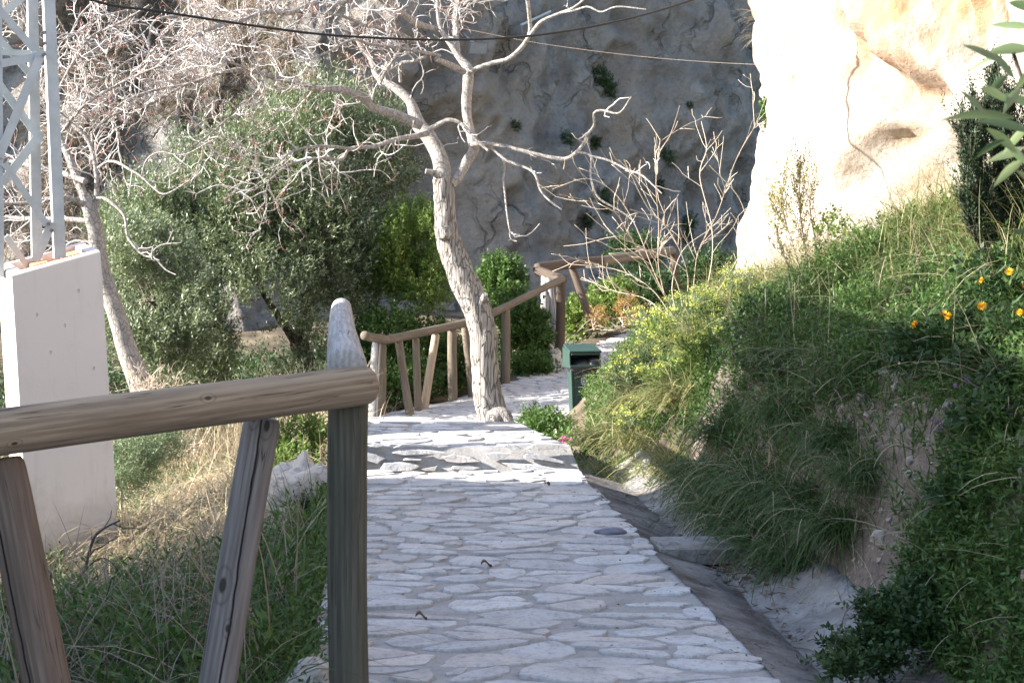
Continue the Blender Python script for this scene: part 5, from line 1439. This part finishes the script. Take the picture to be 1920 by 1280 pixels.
# dark bush where the shade ends, others along the drain
bush('dark_shrub', 'dark dense bush on the bank where the shade begins', 'shrub', [lobe(1450, 620, 9.4, 60, 50, .25), lobe(1500, 650, 9.2, 60, 50, .25), lobe(1420, 680, 9.5, 40, 50, .2), lobe(1560, 690, 8.8, 50, 40, .2)], 700, 'dark_leaf', .045, .016, 13, slen=(.06, .18), stem_r=.004, stem_mat='dead_stem')
bush('creeping_plant', 'dark creeping plant spilling into the drain at the lower right', 'plant', [lobe(1610, 1235, 5.2, 60, 30, .12), lobe(1680, 1180, 5.3, 70, 45, .12), lobe(1760, 1130, 5.5, 60, 40, .12), lobe(1580, 1255, 5.1, 40, 22, .1)], 480, 'dark_leaf', .026, .016, 14, slen=(.04, .12), spread=.9, stem_r=.003, stem_mat='dead_stem')
bush('green_shrub', 'small green plant with pink flower before the litter bin', 'plant', [lobe(1030, 805, 15.2, 42, 22, .2), lobe(1070, 838, 14.2, 36, 20, .2), lobe(1000, 790, 15.6, 20, 14, .12), lobe(1100, 862, 12.6, 30, 24, .2)], 620, 'green_leaf', .045, .018, 13, slen=(.06, .16))
g = Geo(); c = W(1062, 828, 13.8); n_ = 40; leaves(g, c + rng.normal(0, .025, (n_, 3)), rng.normal(0, 1, (n_, 3)), .05, .035)
tag(g.build('pink_flower', M['pink']), 'single deep pink flower head below the litter bin', 'flower')

# yellow-green flowering spurge
def spurge(seed, h=.5, n=22, umb=True):
    root = thing('spurge', (0, 0, 0), 'spurge', 'plant', 'flowering spurge beside the path')
    g = Geo(); ang = rng.uniform(0, 6.28, n); sp_ = rng.uniform(.05, .26, n); hh = h * rng.uniform(.65, 1.1, n)
    top = np.stack([np.cos(ang) * sp_, np.sin(ang) * sp_, hh], -1); midp = top * .5 + [0, 0, .03]
    P_ = np.stack([top * [.1, .1, 0], top * [.25, .25, .35], midp, top * [.85, .85, .8], top], 1)
    tubes(g, P_, np.broadcast_to(np.linspace(.006, .003, 5), (n, 5)), 4); g.build('stems', M['green_leaf'], root)
    g = Geo(); dirs = unit(top - midp); q = np.repeat(top * .35, 1, 0)
    for f0 in (.25, .5, .72): sprigs(g, top * [f0 * .8, f0 * .8, f0], dirs, h * .30, 16, .055, .014, .8)
    g.build('leaves', M['bright_leaf'] if seed % 2 else M['silver_leaf'], root)
    for t_ in top:
        g = Geo(); m = 30
        c = t_ + rng.normal(0, 1, (m, 3)) * [.024, .024, .012]
        leaves(g, c, rng.normal(0, 1, (m, 3)) * [1, 1, .3] + [0, 0, .35], .017, .014); g.build('flower_head', M['umbel'], root)
    return root
spot = [(1215, 690, 0, .85), (1245, 690, 0, .9), (1300, 665, 0, .85), (1185, 830, 0, .6), (1185, 790, 0, .8), (1250, 780, 0, .8), (1385, 600, 0, .7), (1345, 635, 0, .8), (1185, 860, 0, .6), (1320, 720, 0, .75), (1225, 750, 0, .8)]
pa, pc = spurge(0), spurge(1, .42, 20)
lab = ['silvery-leaved spurge with yellow-green flower heads above the bin side of the bank', 'green-leaved spurge with yellow-green flower heads above the path edge']
used = [False, False]
for i, (px, py, d, s) in enumerate(spot):
    p = pbank(px, py, d); w_ = i % 2; r = (pa, pc)[w_]
    if not used[w_]:
        r.location = tuple(p); r.scale = (s,) * 3; r['label'] = lab[w_]; used[w_] = True
        r['group'] = 'flowering spurge beside the path'
    else: place_copy(r, p, rng.uniform(0, 6), s, lab[w_], 'flowering spurge beside the path')
bush('rusty_shrub', 'rust-tinted dry shrub tip rising left above the spurge near the far path', 'shrub', [lobe(1122, 600, 14.2, 9, 18), lobe(1135, 618, 14.1, 10, 9)], 60, 'rust_leaf', .03, .006, 14, slen=(.06, .12), thr=-1, stem_r=.004)
bush('rusty_shrub', 'taller rust-brown dry shrub under the bare pale stems', 'shrub', [lobe(1175, 578, 14.6, 14, 18), lobe(1185, 606, 14.5, 9, 16)], 75, 'rust_leaf', .03, .006, 14, slen=(.06, .12), thr=-1, stem_r=.004)

# bare pale stems (dead bush)
ds = thing('dead_shrub', W(1280, 610, 13.8), 'leafless shrub of thin pale branching stems in front of the grey cliff', 'shrub')
stems = [[(1290, 620), (1250, 560), (1215, 500), (1180, 440), (1150, 395), (1095, 375), (1050, 365)], [(1280, 620), (1255, 580), (1235, 500), (1235, 420), (1230, 340), (1238, 260)],
         [(1290, 620), (1300, 540), (1310, 470), (1345, 400), (1380, 300), (1425, 222)], [(1300, 610), (1330, 520), (1335, 430), (1312, 330), (1325, 280), (1315, 228)],
         [(1270, 610), (1225, 545), (1170, 510), (1120, 500), (1065, 495)], [(1285, 600), (1240, 540), (1190, 420), (1150, 360), (1100, 335), (1035, 355)],
         [(1300, 600), (1350, 540), (1385, 480), (1400, 430), (1385, 370), (1330, 310)], [(1275, 610), (1260, 540), (1280, 470), (1330, 430), (1370, 390)],
         [(1285, 600), (1265, 520), (1215, 470), (1150, 440), (1100, 400)], [(1310, 600), (1380, 520), (1410, 470), (1430, 420)], [(1280, 600), (1290, 520), (1260, 440), (1215, 390), (1170, 300)],
         [(1260, 600), (1210, 560), (1150, 545), (1090, 520)]]
g = Geo(); sp2 = []
for i, s in enumerate(stems):
    pts = limb_pts([(x, y, 2.7 - 1.5 * k / (len(s) - 1)) for k, (x, y) in enumerate(s)], 13.8, 13.8 + rng.uniform(-.7, .7)); q = bark_tube(g, pts, 6, .06, .03); sp2.append(q[::2, :3])
g.build('stems', M['dry_stem'], ds)
g = Geo(); a, ra_ = grow(sp2, sp2, .12, .38, .0026, .0018, 6, .12, .12, .75, .25); b, rb_ = grow(list(a), list(ra_), .22, .15, .0030, .0024, 4, .2, .1, .7, .2)
tubes(g, a, ra_, 4); tubes(g, b, rb_, 3); g.build('twigs', M['dry_stem'], ds)

# thin yellow shrub against the sunlit rock
ys = thing('yellow_shrub', W(1520, 545, 11.5), 'thin upright shrub with yellowish leaves against the sunlit rock', 'shrub')
g = Geo(); sp3 = []
for s in ([(1520, 560), (1512, 480), (1500, 390), (1502, 290)], [(1515, 560), (1490, 470), (1470, 400), (1468, 320)], [(1525, 560), (1530, 470), (1520, 400), (1515, 330)], [(1510, 560), (1470, 480), (1455, 430), (1452, 370)]):
    q = bark_tube(g, limb_pts([(x, y, 5 - k) for k, (x, y) in enumerate(s)], 11.5, 11.5 + rng.uniform(-.2, .2)), 6, .05, .03); sp3.append(q[::2, :3])
g.build('stems', M['dry_stem'], ys)
g = Geo(); a, ra_ = grow(sp3, sp3, .014, .14, .002, .001, 4, .2, .35, .7, .3); tubes(g, a, ra_, 3); g.build('twigs', M['dry_stem'], ys)
g = Geo(); sprigs(g, a[:, 1], a[:, -1] - a[:, 0], .13, 16, .024, .011, .7); g.build('leaves', M['yellow_leaf'], ys)
bush('green_shrub', 'light green sapling with fresh leaves against the sunlit rock', 'shrub', [lobe(1560, 430, 11.2, 26, 36, .12), lobe(1600, 450, 11.0, 26, 26, .12)], 90, 'bright_leaf', .03, .02, 8, slen=(.04, .1), thr=-1, stem_r=.003)

# marigolds
mg = thing('marigold_plant', (0, 0, 0), 'm', 'flower', 'orange marigolds on the bank')
g = Geo(); P_, d_ = in_lobes([((0, 0, .08), (.15, .12, .11))], 130, .1); sprigs(g, P_, d_ + [-.1, -.3, .3], .08, 7, .065, .014, .8); g.build('leaves', M['dark_leaf'], mg)
def marigold(c, s=.024, ax=(-.25, -.8, .6)):
    g = Geo(); n_ = 16; a = np.arange(n_) * 2 * math.pi / n_
    ax = unit(np.array(ax)); A_, B_ = frames(ax[None]); dd = A_ * np.cos(a)[:, None] + B_ * np.sin(a)[:, None] + ax * .25
    leaves(g, np.repeat(np.asarray(c, float)[None], n_, 0), dd, s, s * .42, roll=np.zeros(n_)); leaves(g, np.repeat(np.asarray(c, float)[None], 10, 0), dd[::2][:8].repeat(2, 0)[:10] + ax * .5, s * .6, s * .35)
    fl = g.build('flower', M['marigold'], mg)
    g = Geo(); tubes(g, np.array([[np.asarray(c) * [.4, .4, .3], np.asarray(c) * [.8, .8, .7], np.asarray(c)]]), np.full((1, 3), .002), 4); g.build('stalk', M['green_leaf'], mg)
marigold((-.09, -.08, .20), .021, (-.7, -.5, .5)); marigold((.03, -.09, .24), .025, (.1, -.8, .7)); marigold((.09, -.02, .17), .015, (.5, -.6, .2))
mlab = ['marigold plant with orange flowers left of the dark leaf clump', 'marigold plant with orange flowers in the middle of the upper bank', 'marigold plant with orange flowers beside the juniper stem', 'marigold plant with orange flowers at the right edge of the bank']
for i, (px, py, d, s) in enumerate(((1745, 712, 6.9, 1.0), (1822, 705, 6.9, 1.05), (1880, 622, 7.6, .9), (1928, 705, 6.6, .9))):
    p = pbank(px, py, d)
    if i == 0: mg.location = tuple(p); mg['label'] = mlab[0]
    else: place_copy(mg, p, rng.uniform(-.4, .4), s, mlab[i], 'orange marigolds on the bank')
# purple flowers
pf = thing('purple_flower', (0, 0, 0), 'small purple wildflower among the grass of the shaded bank', 'flower', 'purple wildflowers on the shaded bank')
g = Geo(); c = rng.normal(0, 1, (5, 3)) * [.03, .03, .015] + [0, 0, .12]

for c_ in c:
    g = Geo(); leaves(g, np.repeat(c_[None], 7, 0) + rng.normal(0, .005, (7, 3)), rng.normal(0, 1, (7, 3)) + [0, 0, .5], .012, .009); g.build('blossom', M['purple'], pf)
g = Geo(); tubes(g, np.stack([c * [.2, .2, 0], c * [.6, .6, .6], c], 1), np.full((5, 3), .0016), 3); sprigs(g, c * [.3, .3, .1], np.array([0, 0, 1.0])[None].repeat(5, 0), .09, 7, .03, .01); g.build('stems', M['green_leaf'], pf)
first = True
for (px, py) in ((1812, 800), (1838, 822), (1895, 770), (1830, 890), (1770, 850), (1790, 740), (1885, 850), (1760, 900), (1700, 760), (1395, 690), (1285, 680)):
    p = pbank(px, py, 6.3 if px > 1500 else 11)
    if first: pf.location = tuple(p); first = False
    else: place_copy(pf, p, rng.uniform(0, 6), rng.uniform(.7, 1.1), pf['label'], pf['group'])

# juniper
jp = thing('juniper', pbank(1890, 560, 7.6), 'dark feathery juniper rising before the sunlit rock at the right', 'tree')
g = Geo(); base = np.array(jp.location); stems_j = []
for s in ([(1900, 620), (1890, 500), (1878, 380), (1868, 260), (1860, 145)], [(1900, 600), (1870, 480), (1840, 400), (1820, 330), (1812, 260)], [(1905, 600), (1905, 480), (1900, 380), (1895, 290), (1890, 190)], [(1890, 560), (1860, 500), (1830, 450), (1815, 400)], [(1910, 600), (1930, 480), (1940, 380), (1930, 280)], [(1900, 560), (1855, 470), (1830, 350), (1838, 230)]):
    q = bark_tube(g, limb_pts([(x, y, 11 - 2 * k) for k, (x, y) in enumerate(s)], 7.7, 7.7 + rng.uniform(-.15, .15)), 6, .05, .05); stems_j.append(q[::2, :3])
g.build('stem', M['olive_bark'], jp)
g = Geo(); a, ra_ = grow(stems_j, stems_j, .0055, .2, .002, .001, 4, .15, .55, .6, .22); tubes(g, a, ra_, 3, 1)
b, rb_ = grow(list(a), list(ra_), .06, .055, .0012, .0008, 3, .15, .4, .6, .1)
sprigs(g, a[:, 0], a[:, -1] - a[:, 0], .16, 26, .022, .008, .5); sprigs(g, b[:, 0], b[:, -1] - b[:, 0], .07, 14, .018, .007, .5)
g.build('foliage', [M['juniper'], M['olive_bark']], jp)

# oleander leaves close to the camera, upper right
old = thing('oleander', (1.0, 2.45, .9), 'blurred oleander leaves reaching in at the upper right corner', 'shrub')
g = Geo(); gs = Geo()
lv = [((1935, 52), (1856, 47), 20), ((1935, 92), (1848, 101), 17), ((1885, 120), (1803, 84), 15), ((1872, 108), (1808, 141), 13), ((1902, 148), (1860, 96), 14), ((1905, 222), (1764, 226), 16), ((1935, 248), (1828, 228), 14), ((1895, 192), (1836, 166), 15),
      ((1935, 200), (1880, 176), 14), ((1908, 288), (1848, 240), 14), ((1918, 300), (1862, 352), 14), ((1930, 432), (1900, 441), 12), ((1885, 262), (1828, 298), 13), ((1935, 280), (1850, 304), 15), ((1915, 165), (1880, 215), 13), ((1940, 130), (1900, 175), 14),
      ((1930, 310), (1890, 275), 14), ((1940, 345), (1905, 320), 13), ((1890, 140), (1845, 190), 12), ((1940, 20), (1890, 5), 15), ((1925, 240), (1880, 290), 13), ((1850, 215), (1800, 170), 10)]
for (a_, b_, w) in lv:
    d = 2.45 + rng.uniform(-.15, .15); p0 = W(a_[0], a_[1], d); p1 = W(b_[0], b_[1], d + rng.uniform(-.06, .06))
    n_ = 9; t_ = np.linspace(0, 1, n_); ax = unit(p1 - p0); sd_ = unit(np.cross(ax, [0, 1.0, rng.normal(0, .5)])); up_ = np.cross(sd_, ax)
    L_ = np.linalg.norm(p1 - p0); wdt = np.sin(np.clip(t_ * 1.02, 0, 1) ** .85 * math.pi) ** .8 * w * d / F * .62
    c = p0 + (p1 - p0) * t_[:, None] + np.array([0, 0, 1]) * (.06 * L_ * np.sin(t_ * math.pi))[:, None]
    v = np.vstack([c + sd_ * wdt[:, None] + up_ * (wdt * .25)[:, None], c, c - sd_ * wdt[:, None] + up_ * (wdt * .25)[:, None]]); k = np.arange(n_ - 1)
    g.add(v, np.vstack([np.stack([k, k + n_, k + n_ + 1, k + 1], -1), np.stack([k + n_, k + 2 * n_, k + 2 * n_ + 1, k + n_ + 1], -1)]))
g.build('leaves', M['oleander'], old)
for s in ([(1990, 700), (1960, 400), (1930, 200), (1900, 100)], [(1975, 600), (1950, 350), (1915, 280)], [(1985, 500), (1960, 200), (1940, 30)]):
    bark_tube(gs, limb_pts([(x, y, 9 - 2 * k) for k, (x, y) in enumerate(s)], 2.5, 2.45), 8, .03, .03)
bark_tube(gs, np.array([list(W(1990, 700, 2.5)) + [.005], list(W(2010, 1000, 2.52)) + [.007], [1.0, 2.55, 0.1, .008]]), 8, .04, .03)
gs.build('stem', M['olive_bark'], old)

# ------------------------------------------------------------------ left of the railing
g = Geo()
P_, u = scatter(13000, 8.6, 17, .25, 5.0, -1); P_ = P_[visible(P_)]
k = fbm(P_ * 1.3, 3) > -.25; P_ = P_[k]
blades(g, P_, rnd_up(len(P_), .7, (.1, 0, .8)), rng.uniform(.15, .5, len(P_)), rng.uniform(.004, .008, len(P_)), .9, 5)
cc = [(W(300, 985, 10.6), .55), (W(400, 960, 10.6), .5), (W(480, 900, 11.6), .5), (W(250, 1010, 10.6), .4), (W(450, 980, 9.8), .35), (W(350, 900, 12.5), .6), (W(540, 880, 12.0), .35)]
for c, r in cc:
    n_ = 1600; p = np.stack([c[0] + rng.normal(0, r * .6, n_), c[1] + rng.normal(0, r * .6, n_), np.zeros(n_)], -1); p[:, 2] = H(p[:, 0], p[:, 1])
    blades(g, p, rnd_up(n_, .9, (.05, -.1, .7)), rng.uniform(.2, .65, n_), rng.uniform(.004, .008, n_), 1.3, 6)
tag(g.build('dry_grass', M['straw']), 'tangled dry straw-coloured grass behind the railing', 'grass', kind='stuff')
g = Geo()
P_, u = scatter(4300, 4.8, 8.8, .05, 2.6, -1); P_ = P_[visible(P_)]; P_ = P_[fbm(P_ * 2.4, 3) > -.3]
blades(g, P_, rnd_up(len(P_), .6, (.1, 0, 1)), rng.uniform(.15, .52, len(P_)), rng.uniform(.004, .011, len(P_)), .9, 5)
P_, u = scatter(2500, 9, 16, .3, 4, -1); P_ = P_[visible(P_)]
blades(g, P_, rnd_up(len(P_), .5, (.1, 0, 1)), rng.uniform(.1, .3, len(P_)), rng.uniform(.004, .008, len(P_)), .9, 5)
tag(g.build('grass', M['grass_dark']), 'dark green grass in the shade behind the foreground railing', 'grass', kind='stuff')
g = Geo()
P_, u = scatter(3400, 4.8, 8.9, .1, 2.6, -1); P_ = P_[visible(P_)]
blades(g, P_, rnd_up(len(P_), .8, (.1, 0, .9)), rng.uniform(.2, .75, len(P_)), rng.uniform(.003, .007, len(P_)), .6, 5)
tag(g.build('straw', M['dry_brush']), 'withered stalks in the shaded grass behind the railing', 'straw', kind='stuff')
g = Geo()
P_, u = scatter(1700, 4.8, 8.9, .1, 2.6, -1); P_ = P_[visible(P_)]
k = fbm(P_ * 2, 3) > -.05; P_ = P_[k]
sprigs(g, P_, rnd_up(len(P_), .45), rng.uniform(.1, .30, len(P_)), 11, .07, .018, .8)
P_, u = scatter(2600, 9, 15, .2, 3.8, -1); P_ = P_[visible(P_)]
k = fbm(P_ * 1.4 + 5, 3) > .05; P_ = P_[k]
sprigs(g, P_, rnd_up(len(P_), .45), rng.uniform(.1, .25, len(P_)), 13, .04, .012, .8)
y_ = rng.uniform(4.9, 9.6, 700); x_ = xl(y_) - np.abs(rng.normal(0.02, .09, 700)); P_ = np.stack([x_, y_, H(x_, y_) + .01], -1)
sprigs(g, P_, rnd_up(len(P_), .6, (.2, -.1, .8)), rng.uniform(.05, .16, len(P_)), 10, .035, .013, .8)
tag(g.build('undergrowth', M['green_leaf']), 'leafy green undergrowth behind the foreground railing', 'undergrowth', kind='stuff')
g = Geo()
P_, u = scatter(6000, 17, 29, .6, 9, -1); P_ = P_[visible(P_)]
sprigs(g, P_, rnd_up(len(P_), .45), rng.uniform(.2, .55, len(P_)), 13, .075, .024, .8)
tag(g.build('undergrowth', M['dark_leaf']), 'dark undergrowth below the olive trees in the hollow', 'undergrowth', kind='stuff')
g = Geo()
P_, u = scatter(2600, 14.5, 22, .4, 6, -1); P_ = P_[visible(P_)]
blades(g, P_, rnd_up(len(P_), .5), rng.uniform(.3, .8, len(P_)), rng.uniform(.006, .011, len(P_)), .7, 5)
tag(g.build('dry_grass', M['dry_brush']), 'dull dry grass at the foot of the olive trees', 'grass', kind='stuff')
# tall straw stands at the foot of the olive
rd = thing('reed_clump', (0, 0, 0), 'upright clump of tall dry straw stems in front of the olive', 'reeds', 'dry reed clumps before the olive')
g = Geo(); n_ = 110
blades(g, rng.normal(0, 1, (n_, 3)) * [.22, .15, .0], rnd_up(n_, .24), rng.uniform(.4, 1.05, n_), rng.uniform(.005, .011, n_), .45, 5)
g.build('stalks', M['straw'], rd)
first = True
for (px, py, d, s) in ((470, 830, 15.5, 1.1), (430, 850, 14.5, .8), (520, 830, 16, 1.0), (570, 820, 16, .9), (610, 850, 14.5, .9), (390, 840, 15.2, .7), (550, 870, 13.5, .8), (330, 850, 15, .6), (590, 800, 18, 1.0), (560, 930, 11.5, .5), (590, 900, 12, .5), (620, 870, 13, .8), (480, 850, 17, 1.0), (350, 870, 14.5, .8)):
    p = W(px, py, d); p[2] = float(H(p[0], p[1]))
    if first: rd.location = tuple(p); rd.scale = (s,) * 3; first = False
    else: place_copy(rd, p, rng.uniform(0, 6), s, rd['label'], rd['group'])
# dry twiggy bush round the slender tree
dt = thing('dry_bush', W(270, 780, 15.2), 'twiggy dry tan bush around the foot of the slender leafless tree', 'bush')
g = Geo(); b0 = np.array(dt.location); b0[2] = float(H(b0[0], b0[1])); n_ = 26; K = 7
ang = rng.uniform(0, 6.28, n_); d = np.stack([np.cos(ang) * .55, np.sin(ang) * .4, np.full(n_, .8)], -1); P_ = [np.repeat(b0[None], n_, 0)]
for k in range(K - 1): d = unit(d + rng.normal(0, .16, d.shape)); P_.append(P_[-1] + d * .17)
P_ = np.stack(P_, 1); tubes(g, P_, np.broadcast_to(np.linspace(.009, .004, K), (n_, K)), 4); g.build('stems', M['dry_stem'], dt)
g = Geo(); a, ra_ = grow(list(P_), list(P_), .07, .32, .0045, .003, 5, .25, .1, .8, .3); b, rb_ = grow(list(a), list(ra_), .07, .12, .003, .002, 4, .3, .1, .8, .2)
tubes(g, a, ra_, 3); tubes(g, b, rb_, 3); g.build('twigs', M['dry_stem'], dt)
# dead arching branch before the plinth
db2 = thing('dead_branch', W(130, 1160, 8.6), 'dark dead branch arching before the foot of the plinth', 'branch')
g = Geo(); lb = []
for s in ([(105, 1180), (120, 1130), (150, 1080), (180, 1050), (205, 1050), (235, 1090), (250, 1120)], [(160, 1065), (175, 1010), (195, 990), (225, 975)], [(110, 1150), (98, 1110), (95, 1070)], [(130, 1120), (170, 1100), (210, 1110), (250, 1160)]):
    q = bark_tube(g, limb_pts([(x, y, 7 - .8 * k) for k, (x, y) in enumerate(s)], 8.6, 8.5), 6, .03, .08); lb.append(q[::2, :3])
g.build('boughs', M['dead_stem'], db2)
g = Geo(); a, ra_ = grow(lb, lb, .06, .16, .0035, .002, 5, .3, .1, .8, .1); tubes(g, a, ra_, 3); g.build('twigs', M['dead_stem'], db2)
